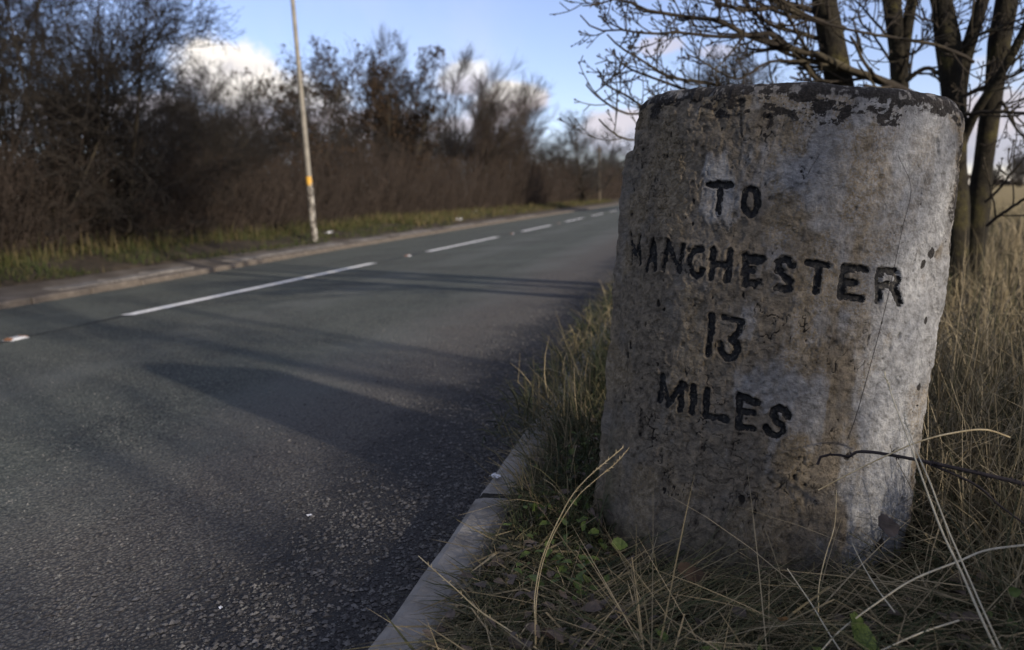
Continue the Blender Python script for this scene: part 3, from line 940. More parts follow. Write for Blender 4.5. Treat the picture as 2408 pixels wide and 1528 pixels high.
def lathe(name, prof, mat, parent, k=16, loc=(0, 0, 0)):
    V_, n = [], len(prof)
    for r, z in prof:
        for i in range(k):
            a = 2 * math.pi * i / k
            V_.append((r * math.cos(a), r * math.sin(a), z))
    idx = np.arange(n * k).reshape(n, k)
    nx_ = np.roll(idx, -1, axis=1)
    Q_ = np.stack([idx[:-1], nx_[:-1], nx_[1:], idx[1:]], -1).reshape(-1, 4)
    return link(name, mesh_np(name, V_, [Q_, idx[-1][None, :]], mat), parent, loc)


pb = on_x(739, 548, -8.55)
post = tag(empty('lamp_post', (pb[0], pb[1], -0.13)), 'tall grey lamp post with a flaking orange band, leaning on the far verge', 'lamp post')
post.rotation_euler = (math.radians(0.5), math.radians(-1.3), 0)
S_ = pb[1] / 15.0
lathe('column_base', [(0.072, 0.0), (0.072, 0.55), (0.071, 1.20), (0.063, 1.27)], M['galv'], post)
lathe('column_shaft', [(0.061, 1.26), (0.056, 3.0), (0.047, 5.0), (0.040, 7.2), (0.037, 8.0)], M['galv'], post)
lathe('orange_band', [(0.0650, 1.30), (0.0648, 1.50)], M['amber_band'], post)
arm = np.array([[(0, 0, 7.9), (0.0, 0, 8.15), (0.15, -0.02, 8.4), (0.55, -0.05, 8.5), (1.1, -0.08, 8.55)]])
Va, Qa = tubes(arm, np.full((1, 5), 0.032), 8)
link('bracket_arm', mesh_np('bracket_arm', Va, [Qa], M['galv']), post)
Vl = [(1.0, -.16, 8.50), (1.65, -.13, 8.53), (1.65, -.03, 8.53), (1.0, 0.0, 8.50), (1.0, -.12, 8.62), (1.6, -.10, 8.62), (1.6, -.06, 8.62), (1.0, -.04, 8.62)]
link('lantern', mesh_np('lantern', Vl, [[(0, 1, 2, 3), (4, 5, 6, 7), (0, 1, 5, 4), (1, 2, 6, 5), (2, 3, 7, 6), (3, 0, 4, 7)]], M['galv'], smooth=False), post)

fp = on_x(1410, 470, -9.7)
pole = tag(empty('wooden_pole', (fp[0], fp[1], -0.15)), 'far slender wooden pole standing before the dark hedge', 'pole')
hp = (on_y(1409, 345, fp[1])[2] + 0.15)
lathe('pole_shaft', [(0.125, 0.0), (0.11, hp * 0.5), (0.095, hp)], M['sapling'], pole, 10)
Vc, Qc = tubes(np.array([[(-0.35, 0, hp * .94), (0.0, 0, hp * .94), (0.35, 0, hp * .94)]]), np.full((1, 3), 0.05), 4)
link('cross_arm', mesh_np('cross_arm', Vc, [Qc], M['sapling']), pole)

# ------------------------------------------------------------------ bare trees and shrubs


def crown_from(P1, R1, seed, levels, twig_k=3):
    """side growth on limbs; levels: dicts of grow() values; returns list of (verts, quads)"""
    g = np.random.default_rng(seed)
    parts, P, R = [], P1, R1
    ends = None
    for i, lv in enumerate(levels):
        P, R, par = grow(P, R, lv['n'], lv.get('t', (0.15, 0.98)), lv.get('ang', (25, 60)), lv['ln'], lv.get('S', 4), lv.get('up', 0.05), lv.get('wob', 0.12), lv.get('rr', 0.55), g, lv.get('tip', 0.4), lv.get('shrink', 0.4), lv.get('rmin', 0.0016))
        parts.append(tubes(P, R, lv.get('k', twig_k)))
        ends = P[:, -1]
    return parts, ends


def stems(seed, n, height, spread, r0, S=7, wob=0.06, up=0.03, base=0.25, lean=(0, 0)):
    g = np.random.default_rng(seed)
    p = np.stack([g.normal(0, base, n), g.normal(0, base, n), np.full(n, -0.15)], 1)
    d = unit(np.stack([g.normal(0, spread, n) + lean[0], g.normal(0, spread, n) + lean[1], np.ones(n)], 1))
    L = height * g.uniform(0.75, 1.05, n)
    return walk(p, d, L, r0 * g.uniform(0.7, 1.1, n), S, up, wob, 0.25, g)


def clusters(pts, sz, seed, per=7):
    g = np.random.default_rng(seed)
    n = len(pts)
    c = np.repeat(pts, per, 0) + g.normal(0, sz, (n * per, 3)) * np.array([1, 1, 1.2])
    a = unit(g.normal(size=c.shape)) * sz * 1.1
    b = unit(np.cross(a, g.normal(size=c.shape))) * sz * 0.7
    V_ = np.stack([c - a, c + b, c + a, c - b], 1).reshape(-1, 3)
    return V_, np.arange(len(V_)).reshape(-1, 4)


def tree(name, loc, label, cat, stem, levels, seed, mat_t, mat_c, group=None, keys=None, kt=5, rot=0.0, extra=None):
    root = tag(empty(name, loc), label, cat, group)
    root.rotation_euler[2] = rot
    P, R = stem
    Vt, Qt = tubes(P, R, kt)
    link('trunk', mesh_np('trunk', Vt, [Qt], mat_t), root)
    parts, ends = crown_from(P, R, seed, levels)
    Vc_, Qc_ = join(parts)
    link('crown', mesh_np('crown', Vc_, [Qc_], mat_c, smooth=False), root)
    if keys:
        g = np.random.default_rng(seed + 9)
        sel = ends[g.random(len(ends)) < keys[0]]
        Vk, Qk = clusters(sel, keys[1], seed + 3, keys[2] if len(keys) > 2 else 7)
        o = link('seed_bunches', mesh_np('seed_bunches', Vk, [Qk], M['seed'], smooth=False), root)
        o['kind'] = 'stuff'
    return root


def copy_tree(o, loc, rot, scale, label, group=None):
    c = o.copy(); COL.objects.link(c)
    c.location, c.rotation_euler, c.scale = loc, (0, 0, rot), (scale, scale, scale)
    c['label'] = label
    if group:
        c['group'] = group
    for ch in o.children:
        d = ch.copy(); COL.objects.link(d); d.parent = c
    return c


HAW = [dict(n=14, ln=(1.1, 2.8), ang=(28, 68), S=7, wob=0.11, up=0.03, rr=0.6, t=(0.04, 0.97), k=4),
       dict(n=8, ln=(0.45, 1.25), ang=(25, 62), S=5, wob=0.12, up=0.03, rr=0.6, rmin=0.0065),
       dict(n=6, ln=(0.18, 0.6), ang=(25, 62), S=3, wob=0.14, up=0.03, rmin=0.0052),
       dict(n=2, ln=(0.07, 0.2), ang=(30, 80), S=2, wob=0.1, rmin=0.0042)]
h1 = tree('hawthorn', (-11.3, 9.6, 0.0), 'big dense bare hawthorn filling the left edge of the picture', 'tree', stems(21, 11, 5.4, 0.34, 0.045, base=0.7, wob=0.12), HAW, 22, M['bark'], M['twig'])
h2 = tree('hawthorn', (-11.2, 12.3, 0.0), 'dense bare hawthorn whose long twigs reach out toward the lamp post', 'tree', stems(31, 12, 5.3, 0.36, 0.042, base=0.6, lean=(0.22, 0.14), wob=0.12), HAW, 32, M['bark'], M['twig'])
copy_tree(h1, (-12.6, 13.0, 0.0), 2.1, 1.0, 'bare hawthorn behind the two roadside hawthorns at the left')
copy_tree(h2, (-13.2, 9.0, 0.0), 4.0, 1.05, 'bare hawthorn at the back of the thicket in the far left corner')
copy_tree(h2, (-11.9, 15.4, 0.0), 1.2, 0.66, 'low bare thorn bush just left of the lamp post')
copy_tree(h1, (-12.6, 17.6, 0.0), 5.2, 0.60, 'low bare thorn bush right behind the lamp post')
copy_tree(h1, (-11.9, 7.0, 0.0), 0.7, 0.95, 'bare hawthorn cut off by the left edge of the picture')

SAP = [dict(n=5, ln=(0.3, 0.9), ang=(20, 45), S=4, up=0.06, rr=0.6), dict(n=4, ln=(0.1, 0.3), ang=(25, 60), S=3)]
for i, (px, py, h, lean, lb) in enumerate([(190, 612, 1.9, (-0.25, 0), 'pale crooked sapling stem, leftmost under the hawthorns'), (280, 604, 1.7, (-0.1, 0.1), 'pale forked sapling stem between the hawthorn trunks'), (365, 596, 1.5, (0.12, 0), 'thin pale sapling leaning right at the hedge foot'), (412, 588, 1.2, (-0.05, 0), 'short thin pale sapling left of the lamp post')]):
    q = on_x(px, py, -10.5)
    tree('sapling', (q[0], q[1], -0.05), lb, 'sapling', stems(400 + i, 2 if i < 2 else 1, h, 0.16, 0.022, wob=0.10, base=0.05, lean=lean), SAP, 500 + i, M['sapling'], M['twig_grey'], 'saplings in the hedge foot')

ASH = [dict(n=12, ln=(1.2, 2.6), ang=(22, 50), S=6, wob=0.10, up=0.08, rr=0.55, t=(0.12, 0.97), k=4),
       dict(n=8, ln=(0.5, 1.3), ang=(25, 55), S=4, wob=0.14, up=0.09, rr=0.6, rmin=0.006),
       dict(n=6, ln=(0.2, 0.6), ang=(25, 60), S=3, wob=0.14, up=0.1, rmin=0.005)]
WIL = [dict(n=14, ln=(1.3, 2.9), ang=(18, 52), S=6, wob=0.08, up=0.05, rr=0.5, t=(0.25, 0.98), k=4),
       dict(n=11, ln=(0.5, 1.5), ang=(15, 45), S=4, wob=0.05, up=0.08, rr=0.55, rmin=0.005),
       dict(n=7, ln=(0.3, 0.9), ang=(10, 28), S=2, wob=0.05, up=0.06, rmin=0.0055)]


def base_at(px, X, z=-0.05):
    q = on_x(px, 470, X)
    return (float(q[0]), float(q[1]), z)


def height_at(px, py, X):
    return float(on_x(px, py, X)[2]) + 0.1


b = base_at(715, -13.0)
tree('ash_tree', b, 'bare ash hung with dark seed bunches directly behind the lamp post', 'tree', stems(61, 7, height_at(715, 115, -13.0) * 0.95, 0.27, 0.06, base=0.3), ASH, 62, M['bark'], M['twig_grey'], keys=(0.16, 0.05, 6))
b = base_at(915, -13.6)
tree('ash_tree', b, 'broad bare ash with many brown seed bunches, right of the lamp post', 'tree', stems(71, 8, height_at(915, 140, -13.6) * 0.95, 0.30, 0.075, base=0.4), ASH, 72, M['bark'], M['twig'], keys=(0.34, 0.065, 6))
b = base_at(945, -16.5)
tree('willow', b, 'tall fine-twigged bare willow rising above the brown ash', 'tree', stems(81, 11, height_at(960, 95, -16.5) * 0.92, 0.34, 0.08, base=0.5), WIL, 82, M['bark'], M['twig_grey'])
b = base_at(1085, -13.4)
tree('willow', b, 'many-stemmed bare willow fanning to the right over the brown hedge', 'tree', stems(91, 11, height_at(1090, 140, -13.4) * 0.95, 0.58, 0.085, base=0.5, lean=(0.05, 0.30), wob=0.08), WIL, 92, M['bark'], M['twig_brown'])
b = base_at(1190, -14.0)
tree('willow', b, 'rounded bare willow before the pink-white cloud', 'tree', stems(95, 10, height_at(1180, 195, -14.0) * 0.95, 0.55, 0.085, base=0.5, wob=0.08), WIL, 96, M['bark'], M['twig_brown'])
b = base_at(1255, -13.2)
tree('thorn_bush', b, 'small bare bushy tree where the hedge drops to the gap of sky', 'tree', stems(97, 7, height_at(1255, 300, -13.2) * 0.95, 0.32, 0.07, base=0.5), ASH, 98, M['bark'], M['twig'])
b = base_at(590, -14.5)
tree('thorn_bush', b, 'slight bare tree left of the lamp post below the white cloud', 'tree', stems(57, 5, height_at(600, 235, -14.5) * 0.9, 0.25, 0.05, base=0.3), ASH, 58, M['bark'], M['twig_grey'])
b = base_at(800, -15.5)
tree('thorn_bush', b, 'pale bare tree filling the gap between the two ashes', 'tree', stems(59, 6, height_at(800, 215, -15.5) * 0.9, 0.28, 0.06, base=0.3), ASH, 60, M['bark'], M['twig_grey'])

OAK = [dict(n=14, ln=(1.6, 3.4), ang=(35, 80), S=6, wob=0.16, up=0.05, rr=0.6, t=(0.22, 0.98), k=4),
       dict(n=8, ln=(0.7, 1.6), ang=(30, 70), S=5, wob=0.18, up=0.05, rr=0.55, rmin=0.012),
       dict(n=7, ln=(0.3, 0.9), ang=(30, 70), S=3, wob=0.2, up=0.04, rmin=0.010)]


def oak(px, y, top_py, label, seed, w=1.0):
    q = on_y(px, 470, y)
    h = float(on_y(px, top_py, y)[2]) + 0.2
    P, R = stems(seed, 8, h * 1.04, 0.30 * w, 0.020 * h, base=0.15, wob=0.10)
    s = h / 7.0
    lv = [dict(d, ln=(d['ln'][0] * s, d['ln'][1] * s), rmin=d.get('rmin', 0.01) * s) for d in OAK]
    return tree('oak_tree', (float(q[0]), y, -0.1), label, 'tree', (P, R), lv, seed + 1, M['bark'], M['twig_grey'])


oak(1370, 74, 285, 'far spreading bare oak between the hedge and the milestone', 101, 1.8)
oak(1440, 120, 345, 'far low bare oak half hidden by the milestone edge', 103)
oak(1775, 46, 132, 'round-crowned bare oak just showing above the milestone top', 105, 1.5)
oak(2395, 165, 355, 'distant bare oak beyond the stubble field at the right edge', 107)
oak(2330, 240, 395, 'small distant oak behind the rightmost trunk', 109)

# hedges that read as one mass -------------------------------------------------


def hedge(name, n, xr, yr, hf, seed, label, mat, leaf_n, ylog=True, hmul=1.0, rm=0.0045):
    g = np.random.default_rng(seed)
    u = g.random(n)
    y = yr[0] * (yr[1] / yr[0]) ** u if ylog else yr[0] + (yr[1] - yr[0]) * u
    off = g.random(n)
    x = xr(y) - 2.4 * off
    base = np.stack([x, y, np.full(n, -0.1)], 1)
    d = unit(np.stack([g.normal(0.05, 0.33, n), g.normal(0, 0.33, n), np.ones(n)], 1))
    H_ = hf(y) * g.uniform(0.55, 1.08, n)
    sc = np.maximum(1.0, y / 20.0)
    P, R = walk(base, d, H_, 0.009 * sc ** 0.6 * g.uniform(0.6, 1.3, n), 6, 0.02, 0.14, 0.35, g)
    parts = [tubes(P, R, 3)]
    P2, R2, _ = grow(P, R, 6, (0.05, 0.98), (30, 80), (0.25, 0.85), 4, 0.04, 0.18, 0.6, g, rmin=rm)
    parts.append(tubes(P2, R2, 3))
    P3, R3, _ = grow(P2, R2, 2, (0.1, 1.0), (30, 75), (0.12, 0.4), 2, 0.04, 0.1, 0.7, g, rmin=rm * 0.8)
    parts.append(tubes(P3, R3, 3))
    V_, Q_ = join(parts)
    o = link(name, mesh_np(name, V_, [Q_], mat, smooth=False))
    tag(o, label, 'hedge', kind='stuff')
    # dead leaves caught low in the hedge
    k = leaf_n
    yl = yr[0] * (yr[1] / yr[0]) ** g.random(k) if ylog else yr[0] + (yr[1] - yr[0]) * g.random(k)
    c = np.stack([xr(yl) - 2.6 * g.random(k), yl, -0.05 + hf(yl) * 0.95 * g.random(k) ** 1.15], 1)
    s = 0.016 * np.maximum(1.0, yl / 22.0)[:, None]
    a = unit(g.normal(size=c.shape)) * s
    b_ = unit(np.cross(a, g.normal(size=c.shape))) * s * 0.7
    Vl_ = np.stack([c - a, c + b_, c + a, c - b_], 1).reshape(-1, 3)
    lo = link('dead_leaves', mesh_np('dead_leaves', Vl_, [np.arange(len(Vl_)).reshape(-1, 4)], M['leaf_litter'], smooth=False), o)
    lo['kind'] = 'stuff'
    return o


def hedge_x(y):
    return np.interp(y, [0, 16, 24, 40, 75, 150], [-9.75, -9.9, -10.4, -10.8, -10.6, -10.1])


def hedge_h(y):
    return np.interp(y, [0, 10, 14, 19, 24, 40, 70, 110, 150], [2.5, 2.5, 2.3, 2.4, 2.9, 3.2, 4.0, 4.8, 5.2]) * (0.85 + 0.3 * vnoise(np.stack([y * 0.5, 0 * y, 0 * y], -1)))


hedge('hedge', 6200, hedge_x, (6.0, 150.0), hedge_h, 7, 'long brown leafless roadside hedge behind the far verge', M['twig_brown'], 70000)


def hedge2_x(y):
    return np.interp(y, [60, 160], [4.0, 3.0])


hedge('far_hedge', 500, lambda y: np.interp(y, [55, 180], [3.4, -4.0]), (55.0, 180.0), lambda y: 3.2 + 0 * y, 8, 'distant dark hedge along the near side of the road behind the milestone', M['twig_brown'], 5000, rm=0.02)


def field_hedge():
    g = np.random.default_rng(88)
    n = 2600
    x = g.uniform(20, 420, n)
    y = 300 - 0.2 * x + g.normal(0, 1.5, n)
    c = np.stack([x, y, 3.4 * g.random(n) ** 1.2 * (0.5 + vnoise(np.stack([x * .05, 0 * x, 0 * x], -1)))], 1)
    a = unit(g.normal(size=c.shape)) * 0.9
    b_ = unit(np.cross(a, g.normal(size=c.shape))) * 0.7
    V_ = np.stack([c - a, c + b_, c + a, c - b_], 1).reshape(-1, 3)
    tag(link('field_hedge', mesh_np('field_hedge', V_, [np.arange(len(V_)).reshape(-1, 4)], M['twig_brown'], smooth=False)), 'thin far hedge line beyond the stubble field', 'hedge', kind='stuff')


field_hedge()
WILDS = [   # further bare scrub standing in and behind the hedge: source, column, distance line, size, turn, description
    (2, 470, -13.5, 0.80, 0.3, 'bare scrub tree between the hawthorns and the white cloud'),
    (1, 540, -15.5, 0.85, 1.3, 'bare scrub tree standing back under the white cloud'),
    (2, 655, -15.0, 0.70, 2.2, 'bare scrub tree just left of the seed-hung ash'),
    (1, 760, -14.2, 0.72, 4.0, 'bare scrub bush in the hedge right of the lamp post'),
    (2, 840, -13.4, 0.70, 5.0, 'bare scrub bush in the hedge under the brown ash'),
    (1, 980, -14.0, 0.90, 0.9, 'bare scrub bush in the hedge left of the fanning willow'),
    (2, 1040, -15.0, 1.0, 3.1, 'bare scrub bush behind the fanning willow'),
    (1, 1130, -13.6, 1.0, 2.6, 'bare scrub bush in the hedge between the two willows'),
    (2, 1215, -14.5, 1.15, 1.9, 'bare scrub bush in the hedge right of the rounded willow'),
    (1, 1290, -14.0, 1.1, 5.6, 'bare scrub bush where the hedge sinks toward the road end'),
]
for (k, px, X, sc, rot, lb) in WILDS:
    copy_tree(h1 if k == 1 else h2, base_at(px, X), rot, sc, lb)

# looser shrubs and a slim tree of the same kinds, rooted on the near verge beside and behind the camera
LITE = [dict(n=8, ln=(0.9, 2.2), ang=(25, 65), S=6, wob=0.12, up=0.04, rr=0.6, t=(0.06, 0.97), k=4),
        dict(n=6, ln=(0.4, 1.1), ang=(25, 65), S=4, wob=0.14, up=0.04, rr=0.6, rmin=0.006),
        dict(n=4, ln=(0.2, 0.5), ang=(25, 70), S=3, wob=0.15, up=0.03, rmin=0.005)]
h3 = tree('thorn_shrub', (3.9, -2.1, 0.0), 'loose bare thorn shrub beside the camera, out of the picture', 'tree', stems(131, 10, 5.0, 0.34, 0.045, base=0.8, wob=0.1), LITE, 132, M['bark'], M['twig'], 'bare shrubs on the near verge outside the picture')
h4 = tree('thorn_shrub', (3.5, -3.6, 0.0), 'loose bare thorn shrub just behind the camera, out of the picture', 'tree', stems(141, 10, 5.0, 0.34, 0.045, base=0.8, wob=0.1), LITE, 142, M['bark'], M['twig'], 'bare shrubs on the near verge outside the picture')
h3.scale = (0.46,) * 3
h4.scale = (0.46,) * 3
h5 = tree('roadside_ash', (4.6, -0.2, 0.0), 'slim bare ash right of the camera, out of the picture', 'tree', stems(151, 3, 6.0, 0.12, 0.045, base=0.12), ASH[:2], 152, M['bark'], M['twig'], 'bare shrubs on the near verge outside the picture')
SHADE = [  # kind, x, y, size, turn, description
    ('s', 4.9, -3.2, 0.50, 2.0, 'loose bare thorn shrub at the field edge behind the camera, out of the picture'),
    ('s', 3.6, -5.4, 0.50, 5.1, 'loose bare thorn shrub well behind the camera, out of the picture'),
    ('s', 5.4, -5.2, 0.55, 1.1, 'loose bare thorn shrub farthest behind the camera, out of the picture'),
    ('s', 4.7, -1.5, 0.44, 4.0, 'loose bare thorn shrub next to the slim ash, out of the picture'),
    ('s', 3.5, -2.8, 0.44, 0.9, 'loose bare thorn shrub between the two nearest shrubs, out of the picture'),
    ('s', 4.3, -4.4, 0.50, 3.0, 'loose bare thorn shrub amid the row behind the camera, out of the picture'),
    ('s', 5.9, -1.2, 0.52, 5.5, 'loose bare thorn shrub out in the field edge, out of the picture'),
    ('s', 4.5, -0.5, 0.35, 5.0, 'loose bare thorn shrub under the slim ash, out of the picture'),
    ('s', 3.5, 1.5, 0.33, 2.2, 'low loose thorn shrub in the tall grass right of the milestone, out of the picture'),
    ('t', 5.6, -2.4, 1.0, 2.6, 'slim bare ash behind the loose shrubs, out of the picture'),
]

# ------------------------------------------------------------------ the trees behind the milestone


def resample(pts, n):
    p = np.array(pts, float)
    q = np.vstack([2 * p[0] - p[1], p, 2 * p[-1] - p[-2]])
    d = np.concatenate([[0], np.cumsum(np.linalg.norm(np.diff(p, axis=0), axis=1))])
    out = []
    for t in np.linspace(0, d[-1], n):
        i = int(min(np.searchsorted(d, t, side='right') - 1, len(p) - 2))
        f = (t - d[i]) / max(d[i + 1] - d[i], 1e-9)
        a, b, c, e = q[i], q[i + 1], q[i + 2], q[i + 3]
        out.append(0.5 * (2 * b + (c - a) * f + (2 * a - 5 * b + 4 * c - e) * f * f + (3 * b - a - 3 * c + e) * f ** 3))
    return np.array(out)


def trunk_line(pix, y):
    p = [on_y(a, b, y) for a, b in pix]
    lo, hi = p[-1], p[0]
    d = (p[0] - p[1]) / np.linalg.norm(p[0] - p[1])
    up = [hi + d * 1.2 + np.array([0.02, 0.1, 0]), hi + d * 2.6 + np.array([0.1, 0.3, 0]), hi + d * 4.2 + np.array([0.1, 0.2, 0])]
    foot = np.array([lo[0] + (lo[0] - p[-2][0]) * 0.5, y, -0.12])
    return np.array(up[::-1] + p + [foot])[::-1]


def near_tree(pix, y, r, label, branches, forks=(), seed=0):
    g = np.random.default_rng(900 + seed)
    line = resample(trunk_line(pix, y), 26)
    org = line[0].copy()
    root = tag(empty('roadside_tree', tuple(float(v) for v in org)), label, 'tree', 'bare trees on the verge behind the milestone')
    line = line - org
    zrel = line[:, 2]
    R = 0.80 * r * np.interp(zrel, [0, 0.25, 1.5, 3.0, 6.5], [1.40, 1.10, 1.0, 0.86, 0.3])
    R = R * (1 + 0.05 * g.normal(size=R.shape))
    Vt, Qt = tubes(line[None], R[None], 12)
    Vt = Vt + 0.014 * (fbm((Vt + org) * np.array([14, 14, 5.0]), 3)[:, None] - 0.5) * 2 * unit(Vt - np.repeat(line, 12, 0))
    link('trunk', mesh_np('trunk', Vt, [Qt], M['bark_moss']), root)
    for (pts, r0) in forks:
        l2 = resample(pts, 14) - org
        Vf, Qf = tubes(l2[None], (r0 * np.linspace(0.8, 1.0, 14) if l2[0, 2] > l2[-1, 2] else r0 * np.linspace(1.0, 0.8, 14))[None], 9)
        link('limb', mesh_np('limb', Vf, [Qf], M['bark_moss']), root)
    for (pts, r0, r1, n1, n2) in branches:
        l2 = resample(pts, 18)
        l2 = l2 + g.normal(0, 0.0015, l2.shape) - org
        R2 = np.linspace(r0, r1, 18)[None]
        parts = [tubes(l2[None], R2, 6)]
        if n1:
            Pa, Ra, _ = grow(l2[None], R2, int(n1 * 1.55), (0.06, 0.92), (22, 55), (0.22, 0.60), 8, 0.075, 0.06, 0.62, g, tip=0.6, rmin=0.0040, shrink=0.62)
            parts.append(tubes(Pa, Ra, 5))
            Pb, Rb, _ = grow(Pa, Ra, n2, (0.2, 0.97), (25, 55), (0.08, 0.30), 6, 0.10, 0.07, 0.8, g, tip=0.75, rmin=0.0033)
            parts.append(tubes(Pb, Rb, 4))
            Pc, Rc, _ = grow(Pb, Rb, 2, (0.3, 1.0), (25, 60), (0.03, 0.10), 3, 0.07, 0.1, 0.9, g, tip=0.85, rmin=0.0031)
            parts.append(tubes(Pc, Rc, 4))
            # buds at the shoot ends
            e = np.concatenate([Pa[:, -2:], Pb[:, -2:]], 0)
            dd = unit(e[:, 1] - e[:, 0])
            bud = np.stack([e[:, 1] - dd * 0.003, e[:, 1] + dd * 0.005, e[:, 1] + dd * 0.014], 1)
            parts.append(tubes(bud, np.tile(np.array([0.003, 0.0065, 0.0012]), (len(bud), 1)), 4))
        Vb, Qb = join(parts)
        link('branch', mesh_np('branch', Vb, [Qb], M['bark']), root)
    # the rest of the crown above the picture
    P, R3 = walk(np.repeat(line[-9:-1], 3, 0), unit(g.normal(size=(24, 3)) * np.array([1, 1, 0.35]) + np.array([0, 0, 0.5])), g.uniform(1.2, 2.6, 24), g.uniform(0.014, 0.03, 24), 7, 0.04, 0.12, 0.3, g)
    parts, _ = crown_from(P, R3, seed, [dict(n=6, ln=(0.5, 1.2), S=5, up=0.05), dict(n=4, ln=(0.2, 0.5), S=3, up=0.05, rmin=0.003)])
    Vc_, Qc_ = join([tubes(P, R3, 5)] + parts)
    link('crown', mesh_np('crown', Vc_, [Qc_], M['bark']), root)
    return root


def z4(pts, y0, y1):
    """picture points of one branch -> places between depths y0 and y1"""
    n = len(pts)
    return [on_y(1344.6 + 0.4416 * a, 0.4416 * b, y0 + (y1 - y0) * i / (n - 1)) for i, (a, b) in enumerate(pts)]


near_tree([(1925, -90), (1945, 40), (1958, 110), (1975, 190), (1990, 300), (2008, 450), (2018, 620)], 5.4, 0.098,
          'leftmost bare tree behind the milestone, its long branches reaching out over the road',
          [(z4([(1880, 545), (1690, 445), (1480, 375), (1330, 300), (1200, 268), (1080, 232), (990, 208), (870, 158), (800, 112), (640, 92), (430, 62), (330, 20), (200, -10)], 5.4, 4.7), 0.030, 0.006, 12, 5),
           (z4([(1450, 155), (1300, 108), (1160, 52), (1080, 40), (940, 55), (800, 20), (700, -30)], 5.4, 4.9), 0.020, 0.008, 7, 4),
           (z4([(1310, 205), (1200, 172), (1060, 130), (960, 50), (880, -40)], 5.4, 5.0), 0.015, 0.007, 5, 4),
           (z4([(1400, 520), (1300, 420), (1225, 310), (1130, 225), (1060, 175), (900, 195), (720, 190), (560, 170), (420, 180), (260, 160), (150, 160), (90, 130), (45, 80)], 5.4, 4.3), 0.018, 0.0035, 11, 4),
           (z4([(1480, 640), (1000, 520), (760, 450), (600, 425), (500, 400), (360, 310), (260, 250), (190, 185)], 5.4, 4.2), 0.018, 0.004, 9, 3),
           (z4([(1480, 680), (900, 560), (650, 490), (450, 420), (330, 375), (250, 320), (225, 260)], 5.4, 4.3), 0.016, 0.004, 8, 3),
           (z4([(1480, 760), (700, 640), (450, 600), (360, 605), (260, 595), (160, 530), (110, 490), (80, 450)], 5.4, 4.1), 0.015, 0.004, 7, 3),
           (z4([(1480, 740), (600, 640), (420, 590), (280, 500), (180, 450), (150, 400), (138, 375)], 5.4, 4.2), 0.014, 0.004, 6, 3),
           (z4([(1480, 850), (600, 760), (300, 742), (210, 695), (145, 635)], 5.4, 4.2), 0.013, 0.004, 5, 3),
           (z4([(1400, 350), (1250, 330), (1050, 330), (880, 420), (700, 330), (610, 285)], 5.4, 4.5), 0.012, 0.004, 6, 3),
           (z4([(1300, 60), (1000, -20), (700, -60), (400, -60), (150, 20), (60, 28)], 5.4, 4.5), 0.018, 0.004, 11, 5)],
          seed=1)
near_tree([(2080, -90), (2100, 20), (2110, 100), (2115, 190), (2118, 400), (2120, 650)], 6.1, 0.080,
          'bare dark tree, second from the left behind the milestone top, its trunk forking upward',
          [(z4([(1780, 430), (1840, 385), (1900, 362), (1960, 398)], 6.0, 5.9), 0.018, 0.012, 3, 3),
           (z4([(1700, 330), (1600, 180), (1540, 120), (1520, 50)], 6.1, 5.6), 0.010, 0.004, 5, 4),
           (z4([(1690, 200), (1600, 100), (1540, 30), (1470, -30)], 6.1, 5.6), 0.010, 0.005, 4, 4),
           (z4([(1760, 300), (1840, 270), (1900, 160), (1990, 60)], 6.1, 5.8), 0.010, 0.004, 5, 4)],
          forks=[([on_y(2165, -90, 6.1), on_y(2145, 0, 6.1), on_y(2130, 90, 6.1), on_y(2120, 190, 6.1), on_y(2119, 300, 6.1)], 0.044)], seed=2)
near_tree([(2195, -90), (2222, 40), (2232, 120), (2240, 200), (2247, 400), (2250, 620)], 5.6, 0.088,
          'bare tree with a thick forked trunk above the right corner of the milestone',
          [(z4([(2010, 560), (2150, 480), (2300, 420), (2420, 370), (2520, 340)], 5.6, 5.3), 0.014, 0.006, 6, 3),
           (z4([(2050, 620), (2200, 595), (2408, 602), (2560, 612)], 5.4, 5.0), 0.012, 0.007, 5, 3),
           (z4([(2010, 290), (2090, 250), (2160, 190), (2290, 140), (2420, 90)], 5.6, 5.3), 0.013, 0.006, 6, 4),
           (z4([(1980, 200), (1930, 120), (1870, 100), (1800, 60)], 5.6, 5.4), 0.008, 0.004, 5, 4),
           (z4([(1080, -20), (1180, 40), (1320, 110), (1450, 152), (1600, 182), (1800, 212), (2020, 268), (2140, 330)], 4.5, 4.9), 0.005, 0.010, 5, 3)],
          forks=[([on_y(2335, -90, 5.6), on_y(2305, 20, 5.6), on_y(2272, 130, 5.6), on_y(2258, 210, 5.6), on_y(2252, 330, 5.6)], 0.046),
                 ([on_y(2470, -60, 5.3), on_y(2410, 70, 5.35), on_y(2350, 180, 5.4), on_y(2300, 255, 5.5), on_y(2262, 340, 5.6), on_y(2246, 430, 5.6)], 0.030)], seed=3)
near_tree([(2378, -90), (2357, 60), (2338, 200), (2318, 340), (2300, 480), (2288, 600)], 5.9, 0.080,
          'rightmost bare tree, its lit trunk standing clear of the milestone in the dry grass',
          [(z4([(2240, 620), (2290, 540), (2340, 640), (2400, 720), (2480, 760)], 5.8, 5.4), 0.010, 0.006, 4, 3),
           (z4([(2240, 480), (2330, 350), (2390, 300), (2480, 240)], 5.8, 5.4), 0.010, 0.006, 5, 3),
           (z4([(2200, 1080), (2280, 1000), (2360, 900), (2470, 780), (2560, 690)], 5.2, 4.9), 0.008, 0.005, 4, 2),
           (z4([(2210, 1200), (2300, 1130), (2408, 1060), (2560, 960)], 4.8, 4.5), 0.009, 0.006, 4, 2)], seed=4)

